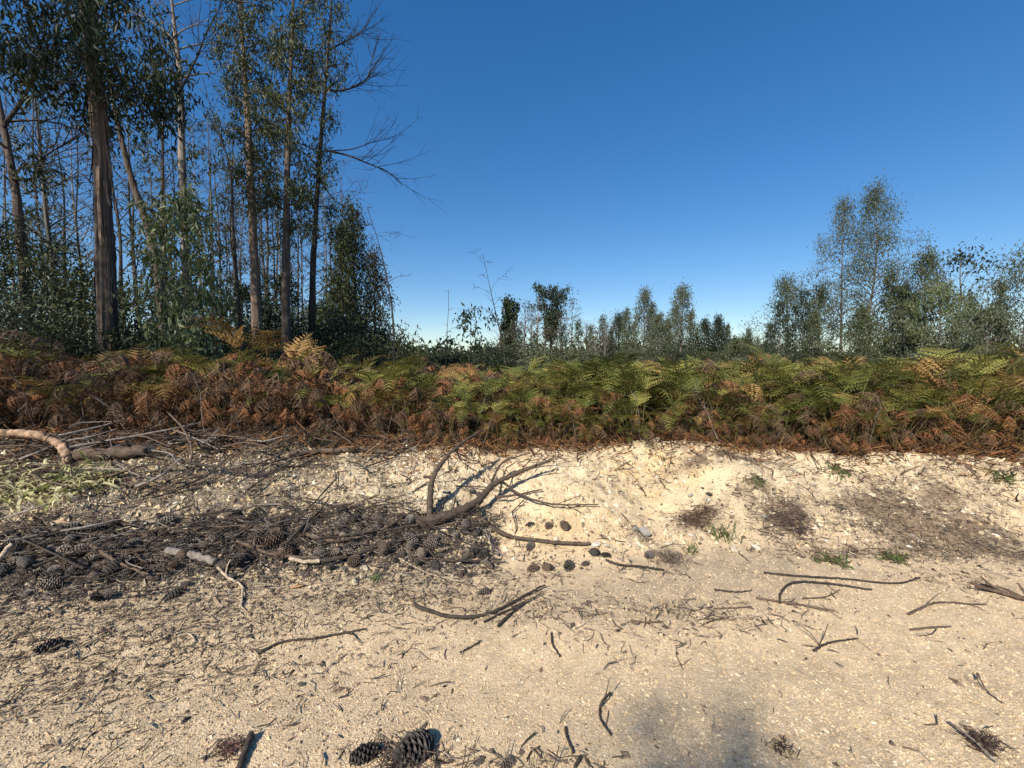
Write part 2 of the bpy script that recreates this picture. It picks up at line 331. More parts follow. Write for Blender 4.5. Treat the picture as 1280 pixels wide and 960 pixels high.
def tree_geo(Ht, r0, path=None, cs=.4, cr=1.6, nl=24, ln=4000, ll=.14, lw=.26, pal='euc', bark='brown', droop=.9, sub=3, prof='euc',
             twig=0, elev=(25, 60), spread=.17, hang=.75, tsides=8, rs=RS, fork=None, rough=.06, leaf_on=1.0, tmin=.0045):
    wood = Acc(); lv = Acc(); bc = BARK[bark]
    exact = path is None
    if path is None:
        m = 7; w_ = rs.normal(0, .012*Ht, (m, 2)).cumsum(0)*.5; w_ -= w_[0]
        path = np.concatenate([w_, np.linspace(0, Ht, m)[:, None]], 1)
    tp = spline(path, 40); tt = np.linspace(0, 1, 40)
    tr = r0*(1-.93*tt**.85)+r0*.35*np.exp(-tt*40)
    tr = np.maximum(tr, .006)
    pre = tp.copy(); pre[0, 2] -= .15
    tube(wood, pre, tr, tsides, bc, rough=rough)
    anchors = []
    def pt(t): k = t*39; i = min(int(k), 38); return tp[i]*(1-k+i)+tp[i+1]*(k-i), tr[i]
    for i in range(nl):
        u = (i+rs.random())/nl; t = min(cs+(1-cs)*u, .985); p0, rt = pt(t)
        pf = {'euc': math.sin(math.pi*min(1, .2+.78*u))**.6, 'cone': 1.02-u, 'ball': math.sqrt(max(.05, 1-(2*u-1)**2)),
              'top': .35+.9*u if u < .75 else 1.2*math.sqrt(max(.03, 1-((u-.75)/.27)**2)), 'col': .8, 'spire': (1.03-u)**.75*min(1., .45+2.2*u)}[prof]
        L = cr*pf*rs.uniform(.65, 1.25)
        if L < .08: continue
        az = i*2.399+rs.uniform(-.5, .5); e = math.radians(rs.uniform(*elev))
        pts = [p0]; ns = 6
        for k in range(ns):
            d = np.array([math.cos(e)*math.cos(az), math.cos(e)*math.sin(az), math.sin(e)])
            pts.append(pts[-1]+d*L/ns); e -= droop*rs.uniform(.05, .3); az += rs.normal(0, .16)
        pts = np.array(pts); rl = min(rt*.5, .012+.02*L)
        tube(wood, pts, np.linspace(rl, rl*.25, ns+1), 5 if rl > .02 else 4, np.array(bc)*.9, closed=False)
        for s in range(sub):
            k = rs.integers(2, ns+1); q0 = pts[k]; a2 = az+rs.choice([-1, 1])*rs.uniform(.3, 1.3); e2 = rs.uniform(-.2, .9)
            L2 = L*rs.uniform(.25, .55); sp = [q0]
            for j in range(3):
                d = np.array([math.cos(e2)*math.cos(a2), math.cos(e2)*math.sin(a2), math.sin(e2)]); sp.append(sp[-1]+d*L2/3); e2 -= droop*rs.uniform(.1, .35); a2 += rs.normal(0, .2)
            sp = np.array(sp); r2 = max(rl*.4, tmin)
            tube(wood, sp, np.linspace(r2, r2*.4, 4), 3, np.array(bc)*.85, closed=False)
            if rs.random() < leaf_on: anchors += [sp[1], sp[2], sp[3], sp[3]]
            for q in range(twig):
                b0 = sp[rs.integers(1, 4)]; dd = rs.normal(0, 1, 3); dd[2] = abs(dd[2])*.8; dd /= np.linalg.norm(dd); l3 = L2*rs.uniform(.3, .8)
                tube(wood, np.array([b0, b0+dd*l3*.5+rs.normal(0, .03*l3, 3), b0+dd*l3]), [r2*.5, r2*.4, r2*.25], 3, np.array(bc)*.85, closed=False)
        if rs.random() < leaf_on: anchors += [pts[-1], pts[-2], pts[-1]]
    if ln and anchors:
        A = np.array(anchors); k = rs.integers(0, len(A), ln)
        c = A[k]+rs.normal(0, 1, (ln, 3))*np.array([spread, spread, spread*1.5])*cr**.5-np.array([0, 0, spread*.6])
        leaves(lv, c, ll, lw, PAL[pal], hang, rs)
    if exact:
        mz = max([v[:, 2].max() for v in wood.v]+[v[:, 2].max() for v in lv.v]); k = Ht/mz
        for A_ in (wood, lv): A_.v = [v*k for v in A_.v]
    return wood, lv
def plant_tree(name, label, cat, base, wood, lv, group=None, rz=0, sc=1):
    e = ob(name, None, loc=base, rot=(0, 0, rz), scale=sc); tag(e, label, cat, group)
    wm = wood if isinstance(wood, bpy.types.Mesh) else wood.mesh('trunk', M_bark, True)
    ob('trunk', wm, e)
    lm = lv if (lv is None or isinstance(lv, bpy.types.Mesh)) else (lv.mesh('crown', M_leaf) if lv.v else None)
    if lm: tag(ob('crown', lm, e), kind='stuff')
    return e
def base_at(px, Yd): x = atx(px, Yd); return Vector((x, Yd, h1(x, Yd)))
def px_path(base, pts, Yd, run=3.5):
    """trunk course: photo pixels at this tree's distance, then up to its full height"""
    q = [(0, 0, 0)]
    for (a, b) in pts: q.append((atx(a, Yd)-base.x, RS.normal(0, .02), atz(b, Yd)-base.z))
    if not run: return q
    d = np.array(q[-1])-np.array(q[-2]); q.append(tuple(np.array(q[-1])+d/np.linalg.norm(d)*run+np.array([0, 0, 1.0])))
    return q
def fz(a): return 'around the ivy column' if a < 660 else 'around the umbrella crowned tree' if a < 740 else 'around the far twin eucalypts' if a < 870 else 'around the dark conifers' if a < 960 else 'before the tall eucalyptus group' if a < 1140 else 'toward the big grey eucalyptus'
def T(label, px, Yd, top=None, r0=.1, pts=None, run=3.5, name='eucalyptus_tree', cat='tree', group=None, **k):
    b = base_at(px, Yd); path = px_path(b, pts, Yd, run) if pts else None
    Ht = (atz(top, Yd)-b.z) if top is not None else 14
    wood, lv = tree_geo(Ht, r0, path, **k); return plant_tree(name, label, cat, b, wood, lv, group)

# --- tall grove on the left
def big_trunk():
    b = base_at(139, 8.6); e = ob('eucalyptus_tree', None, loc=b)
    tag(e, 'thickest eucalyptus trunk of the grove with shaggy peeling brown bark', 'tree')
    path = px_path(b, [(139, 380), (137, 260), (139, 150), (134, 40)], 8.6)
    n, s = 150, 44; tp = spline(path, n); tt = np.linspace(0, 1, n); R = .165*(1-.5*tt)+.07*np.exp(-tt*26)
    tp[0, 2] -= .2
    Tn, N, B = frames(tp); a = np.arange(s)*2*math.pi/s
    A2, Z2 = np.meshgrid(a, tp[:, 2])
    rid = fbm(np.cos(A2)*4+9, np.sin(A2)*4+Z2*.55, 151, 4)*.24 + fbm(A2*5, Z2*1.1, 161, 3)*.12*np.sin(A2/2)**.5
    rr = R[:, None]*(1+rid)
    V = tp[:, None]+rr[..., None]*(np.cos(a)[None, :, None]*N[:, None]+np.sin(a)[None, :, None]*B[:, None])
    i = np.arange(n-1)[:, None]*s; j = np.arange(s)[None]; F = np.stack([i+j, i+(j+1) % s, i+s+(j+1) % s, i+s+j], -1).reshape(-1, 4)
    tn = fbm(np.cos(A2)*5, np.sin(A2)*5+Z2*.35, 171, 4)
    Cc = np.array([.095, .076, .064])*(1+.9*tn[..., None]) + np.array([.06, .035, .02])*np.clip(tn, 0, 1)[..., None]
    ac = Acc(); ac.add(V.reshape(-1, 3), F, np.clip(Cc, .02, .6).reshape(-1, 3)); ob('trunk', ac.mesh('trunk', M_bark, True), e)
    for q in range(70):                                    # loose ribbons of bark
        k = RS.integers(12, 120); az = RS.uniform(0, 6.28); L = RS.integers(5, 24); w0 = U(.006, .026); ac = Acc(); VV = []
        for m in range(L):
            kk = max(k-m, 1); off = .008+.07*(m/L)**2*U(.6, 1.4)
            for sd_ in (-1, 1):
                aa = az+.25*(m/L)*math.sin(q)+sd_*w0*(1-.5*m/L)/R[kk]
                VV.append(tp[kk]+(R[kk]*1.08+off)*(math.cos(aa)*N[kk]+math.sin(aa)*B[kk]))
        ac.add(VV, [[2*m, 2*m+1, 2*m+3, 2*m+2] for m in range(L-1)], np.array([.2, .14, .1])*U(.6, 1.4)); ob('bark_strip', ac.mesh('bark_strip', M_bark), e)
    wd, lv = tree_geo(12, .1, [tuple(p) for p in tp[::15]], cs=.68, cr=1.25, nl=30, ln=6000, ll=.17, pal='dark', droop=1.2, sub=4, spread=.15)
    ob('branches', wd.mesh('branches', M_bark, True), e)
    tag(ob('crown', lv.mesh('crown', M_leaf), e), kind='stuff')
big_trunk()
T('leaning pale eucalyptus stem behind the thickest shaggy trunk', 212, 10.5, r0=.13, pts=[(200, 320), (172, 212), (152, 88)], cs=.8, nl=10, ln=500, bark='brown', tsides=10)
t3 = T('eucalyptus at the frame edge with crooked limb and drooping dark clump', 42, 10, r0=.12, pts=[(37, 300), (30, 215), (15, 100), (4, 20)], cs=.35, cr=1.9, nl=15, ln=1500, ll=.16, pal='dark', bark='brown', sub=3, leaf_on=.35, twig=2, spread=.12, tsides=10)
t4 = T('tall pale smooth eucalyptus trunk rising above the bright sapling', 238, 13, r0=.135, pts=[(238, 225), (238, 100), (234, 0)], cs=.5, cr=1.8, nl=18, ln=900, bark='pale', leaf_on=.3, twig=2, spread=.12, tsides=10)
T('straight tan eucalyptus with sunlit trunk, first of the close pair', 323, 12, r0=.15, pts=[(322, 300), (319, 140), (315, 20)], cs=.32, cr=.72, nl=44, ln=8500, ll=.13, bark='tan', tsides=10, droop=1.3, spread=.13)
T('straight brown eucalyptus with reddish foot, second of the close pair', 358, 11, r0=.13, pts=[(361, 330), (368, 170), (378, 10)], cs=.3, cr=.78, nl=44, ln=8500, ll=.13, bark='brown', tsides=10, droop=1.3, spread=.13)
t7 = T('slim dark eucalyptus leaning out with long bare limb over the clearing', 390, 13.5, r0=.12, pts=[(393, 370), (402, 240), (415, 100), (424, 0)], cs=.3, cr=.85, nl=36, ln=5000, ll=.13, bark='dark', leaf_on=.6, twig=2, spread=.12, tsides=10)
def bare_limb(tree, pts, Yd, r, n=16):
    A_ = Acc(); q = np.array([(atx(a, Yd+k*.12), Yd+k*.12+RS.normal(0, .05), atz(b, Yd)) for k, (a, b) in enumerate(pts)])-np.array(tree.location); q = spline(q, 16)
    tube(A_, q, np.linspace(r, r*.25, 16), 5, BARK['dark'], closed=False)
    for m in range(n):
        k = int(RS.integers(4, 16)); d = q[min(k, 15)]-q[k-2]; d = d/np.linalg.norm(d)+RS.normal(0, .55, 3)+np.array([0, 0, .25]); l = U(.3, .9); e_ = q[k]+d*l*.5; f_ = q[k]+d*l+np.array([0, 0, .1])
        tube(A_, np.array([q[k], e_, f_]), [r*.3, r*.22, r*.12], 3, BARK['dark'], closed=False)
        for w_ in range(4):
            b_ = e_ if w_ % 2 else f_; dd = d/np.linalg.norm(d)+RS.normal(0, .6, 3); tube(A_, np.array([b_, b_+dd*l*.25, b_+dd*l*.45]), [r*.16, r*.12, r*.08], 3, BARK['dark'], closed=False)
    ob('bare_limb', A_.mesh('bare_limb', M_bark, True), tree)
bare_limb(t7, [(413, 188), (440, 192), (465, 200), (490, 210), (506, 224)], 13.5, .035, 12)
bare_limb(t7, [(413, 188), (445, 185), (470, 172), (492, 165)], 13.5, .022, 10)
bare_limb(t7, [(412, 112), (430, 108), (452, 102), (466, 85), (474, 50)], 13.5, .04, 22)
bare_limb(t7, [(417, 60), (440, 45), (458, 30), (470, 5)], 13.5, .028, 16)
bare_limb(t7, [(404, 225), (425, 250), (447, 262)], 13.5, .02, 8)
bare_limb(t3, [(24, 160), (45, 120), (65, 85), (88, 30), (95, -30)], 10, .05, 26)
bare_limb(t3, [(33, 225), (55, 220), (72, 190), (95, 172)], 10, .05, 14)
bare_limb(t4, [(238, 120), (262, 70), (275, 30), (300, -20)], 13, .035, 20)
bare_limb(t4, [(238, 150), (215, 90), (205, 60), (190, 20)], 13, .035, 20)
def gz(a): return 'beyond the crooked limbed trunk' if a < 60 else 'beyond the thickest shaggy trunk' if a < 190 else 'beyond the bright sapling' if a < 285 else 'beyond the close pair' if a < 385 else 'at the grove end'
# fine dead poles and thin leafy stems deeper in the grove
gp = [(268, 15, 120), (283, 20, 170), (299, 17, 90), (307, 22, 190), (338, 19, 130), (347, 24, 200), (382, 20, 140), (399, 18, 170), (409, 23, 215), (418, 26, 230), (428, 20, 190), (60, 14, 60), (88, 17, 110), (110, 20, 150), (165, 16, 90), (184, 19, 120), (196, 23, 160), (222, 18, 130), (255, 22, 150), (15, 18, 90), (290, 27, 220), (330, 28, 215), (370, 28, 225), (440, 27, 245), (205, 13.5, 30), (75, 11.5, 20)]+[(272+i*12.3+U(-5, 5), U(15, 24), U(120, 260)) for i in range(9)]+[(20+i*40, U(14, 20), U(20, 120)) for i in range(6)]
for i, (a, b, c) in enumerate(gp):
    bare = i % 4 != 0
    T(('thin bare dead pole ' if bare else 'thin stem with sparse leaves ')+gz(a), a, b, c, r0=U(.055, .1), tmin=.008, name='dead_tree' if bare else 'eucalyptus_tree', group=('thin bare poles ' if bare else 'thin leafy stems ')+gz(a),
      cs=.35 if bare else .25, cr=U(1.1, 2.3) if bare else 1.0, nl=20 if bare else 20, ln=0 if bare else 1100, spread=.13, ll=.17, bark=['grey', 'brown', 'dark', 'pale', 'brown'][i % 5], sub=4 if bare else 3, twig=3 if bare else 0, droop=.35 if bare else .9, tsides=6)
T('young eucalyptus clothed in leaves to the ground at the grove end', 447, 18, 235, r0=.10, cs=.1, cr=1.5, nl=36, ln=5200, ll=.18, prof='cone', droop=.7)
T('second young leafy eucalyptus at the grove end, greyer and lower', 470, 21, 300, r0=.09, cs=.08, cr=1.6, nl=30, ln=3600, ll=.2, pal='dry', prof='cone')
T('tall narrow young eucalyptus among the thin poles at the grove end', 424, 17, 262, r0=.09, cs=.12, cr=1.2, nl=32, ln=4000, ll=.18, prof='cone', droop=.8)
T('slender dead pole leaning left beside the grove end', 492, 9, None, r0=.03, name='dead_tree', run=0, pts=[(492, 400), (480, 320), (462, 258)], cs=.5, cr=.6, nl=6, ln=0, bark='dark', sub=2, twig=2, tsides=6)
T('wavy dark sapling stem in front of the close pair', 307, 8.6, None, r0=.035, name='dead_tree', run=0, pts=[(297, 300), (295, 210), (280, 150), (266, 96)], cs=.4, cr=.9, nl=9, ln=0, bark='dark', sub=3, twig=2, tsides=6)
T('bright leafy eucalyptus sapling with pale sunlit leaves below the pale trunk', 240, 8.2, 225, r0=.045, name='eucalyptus_sapling', cat='sapling', cs=.1, cr=.8, nl=30, ln=2300, ll=.18, lw=.3, pal='juv', bark='grey', prof='euc', spread=.14)
# understorey of the grove
us = [(5, 9.5, 235, 'dark'), (45, 11, 265, 'dark'), (85, 9.8, 300, 'euc'), (20, 8.2, 335, 'grey'), (110, 12, 335, 'dark'), (178, 10.5, 340, 'euc'), (200, 12.5, 310, 'dark'), (265, 11.5, 340, 'euc'), (288, 9.6, 385, 'euc'), (340, 13.5, 365, 'dark'), (378, 12, 385, 'dark'), (405, 15, 360, 'euc'), (428, 13, 385, 'dark'), (455, 12, 405, 'euc'), (60, 8.4, 380, 'euc'), (165, 8.8, 385, 'dark'), (225, 15, 330, 'dark'), (310, 16, 340, 'dark'), (360, 18, 330, 'dark'), (120, 16, 320, 'dark'), (-30, 9, 280, 'dark'), (480, 16, 420, 'dark'), (50, 15, 240, 'euc'), (430, 19, 350, 'dark'), (250, 9, 380, 'grey'), (320, 10, 400, 'dark'), (400, 11, 415, 'dark'), (470, 14, 390, 'euc'), (210, 9, 395, 'euc')]
ln_ = dict(dark='dark evergreen shrub', euc='olive green leafy shrub', grey='grey green glossy shrub')
for i, (a, b, c, p) in enumerate(us):
    T(ln_[p]+' '+gz(a), a, b, c, r0=.05, name='leafy_shrub', cat='shrub', group='shrubs '+gz(a), cs=.08, cr=1.15, nl=26, ln=2600, ll=.12 if b < 13 else .17, lw=.4, pal=p, bark='dark', prof='ball', spread=.16, sub=4, tsides=5, hang=.4)
T('small leafy sapling standing alone at the end of the grove', 503, 10, 398, r0=.025, name='eucalyptus_sapling', cat='sapling', cs=.15, cr=.55, nl=16, ln=800, ll=.14, pal='euc', prof='ball')

# --- clearing and far trees
T('leafy sapling with layered sprays beside the thin bare poles', 588, 12, 378, r0=.02, name='eucalyptus_sapling', cat='sapling', cs=.25, cr=.6, nl=12, ln=420, ll=.16, lw=.35, pal='dark', prof='ball', spread=.1, sub=2)
T('thin bare pole curving left with fine twigs above the bracken', 640, 11, None, r0=.028, name='dead_tree', run=0, pts=[(626, 420), (615, 370), (604, 318)], cs=.3, cr=.75, nl=9, ln=0, bark='dark', sub=3, twig=2, tsides=6)
T('straight bare thin pole standing left of the leafy sapling', 558, 12, 362, r0=.022, name='dead_tree', cs=.5, cr=.4, nl=5, ln=0, bark='dark', sub=1, twig=1, tsides=6)
T('narrow ivy-clad dead stem like a dark column', 635, 45, 366, r0=.3, cs=.15, cr=.9, nl=34, ln=2600, ll=.4, lw=.5, pal='dark', prof='col', elev=(0, 60), name='ivy_clad_tree', spread=.25)
T('tall tree with rounded umbrella crown standing over the far shrubs', 689, 50, 347, r0=.35, cs=.4, cr=2.9, nl=54, ln=4600, ll=.36, lw=.45, pal='dark', bark='dark', prof='top', elev=(35, 65), droop=.25, name='broadleaf_tree', spread=.12)
for i, (a, b, c) in enumerate([(648, 40, 395), (655, 44, 372), (664, 46, 376), (671, 42, 370), (714, 42, 362), (732, 46, 395), (744, 40, 400), (760, 45, 398), (682, 40, 400), (625, 50, 400), (900, 45, 400), (937, 36, 405), (700, 44, 390), (755, 38, 385)]):
    T('bare leafless tree '+fz(a), a, b, c, r0=U(.12, .2), name='bare_tree', group='bare far trees '+fz(a), cs=.25, cr=1.6, nl=20, ln=0 if i % 2 else 250, ll=.3, pal='dry', bark=['pale', 'grey', 'brown'][i % 3], sub=4, twig=3, droop=.15, elev=(40, 70), tsides=5)
for lab, a, b, c, k in [
    ('dark bushy tree with pointed top left of two pale far eucalypts', 772, 40, 385, dict(pal='dark', prof='cone', cr=2.2, cs=.08)),
    ('far eucalyptus with twin spires above the bracken, first of two', 803, 38, 352, dict(pal='grey', prof='cone', cr=2.3, cs=.1)),
    ('low leafy far eucalyptus leaning on the twin spired one', 825, 36, 385, dict(pal='grey', prof='spire', cr=1.5, cs=.1)),
    ('far eucalyptus with airy open crown, second of two', 851, 36, 347, dict(pal='grey', prof='spire', cr=2.2, cs=.15)),
    ('dark dense conifer beside its slimmer twin', 879, 38, 392, dict(pal='conif', prof='cone', cr=2.1, cs=.03, elev=(0, 30), ln=5200)),
    ('slim dark conifer with pointed top', 897, 39, 388, dict(pal='conif', prof='cone', cr=1.8, cs=.03, elev=(0, 30), ln=5200)),
    ('low grey green eucalyptus between conifers and the tall group', 925, 33, 415, dict(pal='mid', prof='ball', cr=1.3, cs=.08)),
    ('rounded grey green bush tree near the tall group', 952, 30, 418, dict(pal='grey', prof='ball', cr=1.4, cs=.05)),
    ('middle height eucalyptus flanking the tall group', 986, 29, 335, dict(pal='mid', prof='spire', cr=2.7, cs=.12)),
    ('pointed leafy eucalyptus tucked between the flanking and the tall ones', 1022, 30, 345, dict(pal='mid', prof='spire', cr=2.1, cs=.12)),
    ('greyer tall eucalyptus, lower stem of the tall group', 1050, 29, 236, dict(pal='grey', prof='spire', cr=2.7, cs=.22)),
    ('tallest dense eucalyptus of the group right of the clearing', 1088, 28, 214, dict(pal='mid', prof='spire', cr=3.5, cs=.2)),
    ('bushy eucalyptus at the foot of the tallest one', 1075, 24, 370, dict(pal='mid', prof='spire', cr=1.3, cs=.05)),
    ('layered eucalyptus with flat sprays right of the tallest one', 1148, 25, 300, dict(pal='mid', prof='spire', cr=1.9, cs=.2)),
    ('rounded olive bush tree before the ivy-hung dead tree', 1172, 23, 342, dict(pal='juv', prof='ball', cr=1.4, cs=.06)),
    ('leafy tree in the gap below the layered eucalyptus', 1125, 27, 350, dict(pal='grey', prof='spire', cr=1.5, cs=.05)),
    ('big grey leaved eucalyptus spreading at the far end of the bracken', 1275, 21, 288, dict(pal='grey', prof='spire', cr=2.9, cs=.08)),
    ('low grey sapling at the foot of the big grey leaved eucalyptus', 1232, 20, 375, dict(pal='grey', prof='ball', cr=1.1, cs=.05)),
    ('spare outer eucalyptus beyond the big grey leaved one', 1330, 23, 300, dict(pal='mid', prof='spire', cr=2.0, cs=.1)),
    ]:
    kk = dict(nl=32, ln=5200 if b > 29 else 6500, ll=.20 if b > 29 else .17, lw=.26, bark='grey', droop=1.0, spread=.15, sub=4, tsides=6, r0=.12); kk.update(k)
    if 'conifer' in lab: kk['name'] = 'conifer_tree'
    if 'tallest dense' in lab: kk['ln'] = 11000; kk['nl'] = 60; kk['bark'] = 'tan'
    T(lab, a, b, c, **kk)
T('dead grey tree hung with ivy and a fan of bare twigs', 1192, 26, 300, r0=.16, name='dead_tree', cs=.35, cr=2.1, nl=20, ln=900, ll=.25, lw=.4, pal='dark', bark='grey', sub=4, twig=4, droop=.1, elev=(30, 65), leaf_on=.35)
# row of slim young trees behind the clearing
YT = []
for k in range(6):
    wd, lv = tree_geo(6.0, .07, cs=.1, cr=[.9, 1.2, .8, 1.0, 1.3, .7][k], nl=30, ln=2000, ll=.2, lw=.28, pal=['mid', 'dark', 'grey', 'mid', 'euc', 'grey'][k], prof='spire', bark='grey', droop=.8, spread=.13, sub=3, tsides=5)
    YT.append((wd.mesh('trunk', M_bark, True), lv.mesh('crown', M_leaf)))
for i, (a, c) in enumerate([(648, 408), (668, 412), (704, 402), (722, 398), (738, 404), (752, 392), (764, 408), (782, 378), (792, 398), (815, 372), (834, 395), (842, 378), (862, 385), (870, 405), (910, 402), (918, 418), (934, 408), (946, 420), (962, 400), (972, 372), (1003, 356), (1016, 380), (610, 425), (628, 420), (1108, 330), (1138, 360), (1210, 360), (1222, 392), (1245, 345), (1192, 395)]):
    b = U(30, 46) if a < 960 else U(23, 30); p_ = base_at(a, b); k = int(RS.integers(0, 6))
    plant_tree('young_tree', ['slim olive grey', 'slim dark', 'slim pale grey', 'pointed olive grey', 'broad olive', 'very slim pale grey'][k]+' young tree '+fz(a), 'tree', p_, *YT[k], group='young trees '+fz(a)+' '+str(k), rz=U(0, 6.28), sc=(atz(c, b)-p_.z)/6.0)
# scrub belt: a few shapes shared by many bushes
scrub = []
for k in range(5):
    wd, lv = tree_geo(2.6, .05, cs=.05, cr=1.5, nl=22, ln=1500, ll=.22, lw=.4, pal=['dark', 'euc', 'grey', 'dark', 'dry'][k], prof='ball', bark='dark', hang=.4, tsides=5)
    scrub.append((wd.mesh('trunk', M_bark, True), lv.mesh('crown', M_leaf)))
sl = ['dark low bush in the scrub belt behind the bracken', 'olive low bush in the scrub belt behind the bracken', 'grey green low bush in the scrub belt behind the bracken', 'dark low bush in the scrub belt behind the bracken', 'dry brownish low bush in the scrub belt behind the bracken']
for i in range(84):
    a = 500+i*9.6+U(-5, 5); b = U(15, 34); k = int(RS.integers(0, 5))
    plant_tree('low_bush', sl[k].replace('in the scrub belt behind the bracken', 'behind the bracken '+fz(a)), 'bush', base_at(a, b), *scrub[k], group='scrub bushes '+fz(a), rz=U(0, 6.28), sc=U(.42, .72)*(.75+.012*b))
# far wood reading as one mass
fw = Acc()
for i in range(400):
    a = RS.uniform(-1.7, 1.7); d = RS.uniform(70, 130); x = a*d; z0 = h1(x, d); hh = RS.uniform(2.2, 5.4)
    c = np.array([x, d, z0+hh*.5])+RS.normal(0, 1, (110, 3))*np.array([1.6, 1.6, hh*.26])
    leaves(fw, c, 1.1, .55, PAL['dark'] if i % 3 else PAL['euc'], .3)
g = ob('far_wood', fw.mesh('far_wood', M_leaf)); tag(g, 'dark far wood closing the horizon behind the scrub', 'wood', kind='stuff')
# tree across the track whose top throws the soft shade on the sand
def tree_behind():
    tip = Vector((1.2, 2.06, 0)); d = 19.0; top = tip+to_sun*d; b = Vector((top.x, top.y, h1(top.x, top.y)))
    wd, lv = tree_geo(top.z-b.z, .13, cs=.45, cr=1.0, nl=30, ln=4200, ll=.2, prof='cone', spread=.14, rs=np.random.default_rng(8), path=[(0, 0, 0), (.1, 0, 4), (0, .1, 8), (0, 0, top.z-b.z)])
    plant_tree('eucalyptus_tree', 'slender eucalyptus on the other side of the track, shading the sand', 'tree', b, wd, lv)
tree_behind()
for (x, y, hh, lab) in [(-10.0, -1.0, 14, 'leafy eucalyptus added out of view to shade the left bracken'), (-12.0, .6, 15, 'taller unseen eucalyptus added farther left to shade the same bracken')]:  # unseen trees added behind left so their crowns shade the left bracken
    wd, lv = tree_geo(hh, .17, cs=.52, cr=1.7, nl=32, ln=4200, ll=.2, pal='euc', bark='brown', spread=.18)
    plant_tree('eucalyptus_tree', lab, 'tree', Vector((x, y, h1(x, y))), wd, lv)

# ------------------------------------------------------------------ bracken
FC = dict(green=[(.10, .12, .026), (.135, .145, .034)], lime=[(.22, .205, .05), (.18, .17, .04)], ochre=[(.30, .19, .065), (.26, .15, .05)], rust=[(.26, .118, .052), (.20, .092, .042)], brown=[(.17, .105, .062), (.12, .077, .05)])
def frond_geo(acc, color, dead, rs, pairs=13, pin=7, scale=1, M=None, simple=False):
    stipe = rs.uniform(.4, .55); n = pairs+1; p = np.array([0., 0, 0]); e = math.radians(rs.uniform(74, 88)); path = []
    bend = rs.uniform(.07, .16) if not dead else rs.uniform(.16, .34)
    for k in range(5): path.append(p.copy()); p = p+np.array([math.cos(e), 0, math.sin(e)])*stipe/4.0; e -= .03
    b0 = len(path)-1
    for k in range(n): p = p+np.array([math.cos(e), rs.normal(0, .06 if dead else .02), math.sin(e)])*(1-stipe)/n; path.append(p.copy()); e = max(e-bend*(1+.5*k/n)*rs.uniform(.6, 1.4), -1.45 if dead else -.7)
    path = np.array(path)
    cb = np.array(FC[color]); stc = np.array([.16, .10, .05]) if color in ('rust', 'brown', 'ochre') else np.array([.14, .13, .05])
    def emit(V, F, C):
        V = np.asarray(V, float)*scale
        if M is not None: V = V@M[:, :3].T+M[:, 3]
        acc.add(V, F, C)
    w = np.linspace(.006, .0015, len(path))[:, None]
    side = np.array([0, 1., 0])
    if simple:
        V = np.concatenate([path-side*w, path+side*w]); m = len(path)
        emit(V, [[i, i+1, m+i+1, m+i] for i in range(m-1)], stc)
    else:
        A = Acc(); tube(A, path, w[:, 0], 3, stc, closed=False); emit(np.concatenate(A.v), np.concatenate(A.f), np.concatenate(A.c))
    V = []; F = []; C = []
    for k in range(pairs):
        t = k/pairs; q = path[b0+k+1]; tan = path[b0+k+1]-path[b0+k]; tan /= np.linalg.norm(tan)
        nn = np.cross(tan, side); nn /= np.linalg.norm(nn)
        lp = .215*(1-t)**.85*(1 if k else .85)*rs.uniform(.85, 1.12)+.012
        for s in (-1, 1):
            if dead and rs.random() < .12: continue
            dr = rs.uniform(-.15, .2) if not dead else rs.uniform(.2, 1.1)
            d = side*s*.86+tan*(.5 if not dead else rs.uniform(.1, .6))+(-nn if nn[2] > 0 else nn)*dr; d /= np.linalg.norm(d)
            if dead: d = d+np.array([0, 0, -.35*rs.random()]); d /= np.linalg.norm(d)
            pl = np.cross(d, nn); pl /= np.linalg.norm(pl)+1e-9
            base = cb[rs.integers(0, len(cb))]*rs.uniform(.75, 1.3)
            if simple:
                i0 = len(V); wv = lp*.10
                V += [q, q+d*lp*.35+pl*wv, q+d*lp, q+d*lp*.35-pl*wv]; F.append([i0, i0+1, i0+2, i0+3]); C += [base]*4; continue
            for j in range(pin):
                u = (j+.3)/pin; pq = q+d*lp*u+nn*(-.12*u*u*lp); wl = lp*.12*(1-u)**.6*rs.uniform(.8, 1.15)+.004
                st = lp/pin*.5
                for s2 in (-1, 1):
                    dd = pl*s2*.9+d*.42; curl = nn*rs.normal(0, .25 if dead else .08)*wl; i0 = len(V)
                    V += [pq-d*st*.9, pq+d*st*.9, pq+dd*wl+curl]; F.append([i0, i0+1, i0+2]); C += [base*rs.uniform(.85, 1.15)]*3
    emit(V, F, C)
FR = {}
for c in FC:
    dead = c in ('rust', 'brown'); FR[c] = []
    for k in range(5):
        a = Acc(); frond_geo(a, c, dead or (c == 'ochre' and k > 2), RS); FR[c].append(a.mesh('frond', M_frond))
def where(x, left=True):
    return 'behind the brush heap' if x < -2.6 else 'above the fallen grey log' if x < -1.0 else 'above the forked branch' if x < .5 else 'above the ochre scoop of the bank' if x < 2.2 else 'above the stained part of the bank' if x < 3.8 else 'at the low end of the bank'
FLAB = dict(green='green bracken fern', lime='yellow green bracken fern', ochre='yellowing ochre bracken fern', rust='rust red withered bracken fern', brown='dead brown collapsed bracken fern')
def greenness(x, d):
    g = .44+.18*math.exp(-((x-1.2)/2.2)**2)-.42*float(sstep(-.6, -3.2, np.array(x)))-.16*float(sstep(2.2, 4.5, np.array(x)))
    return g + .12*d + .45*float(fbm(np.array([x*.8]), np.array([d*.9+5]), 181, 3)[0])
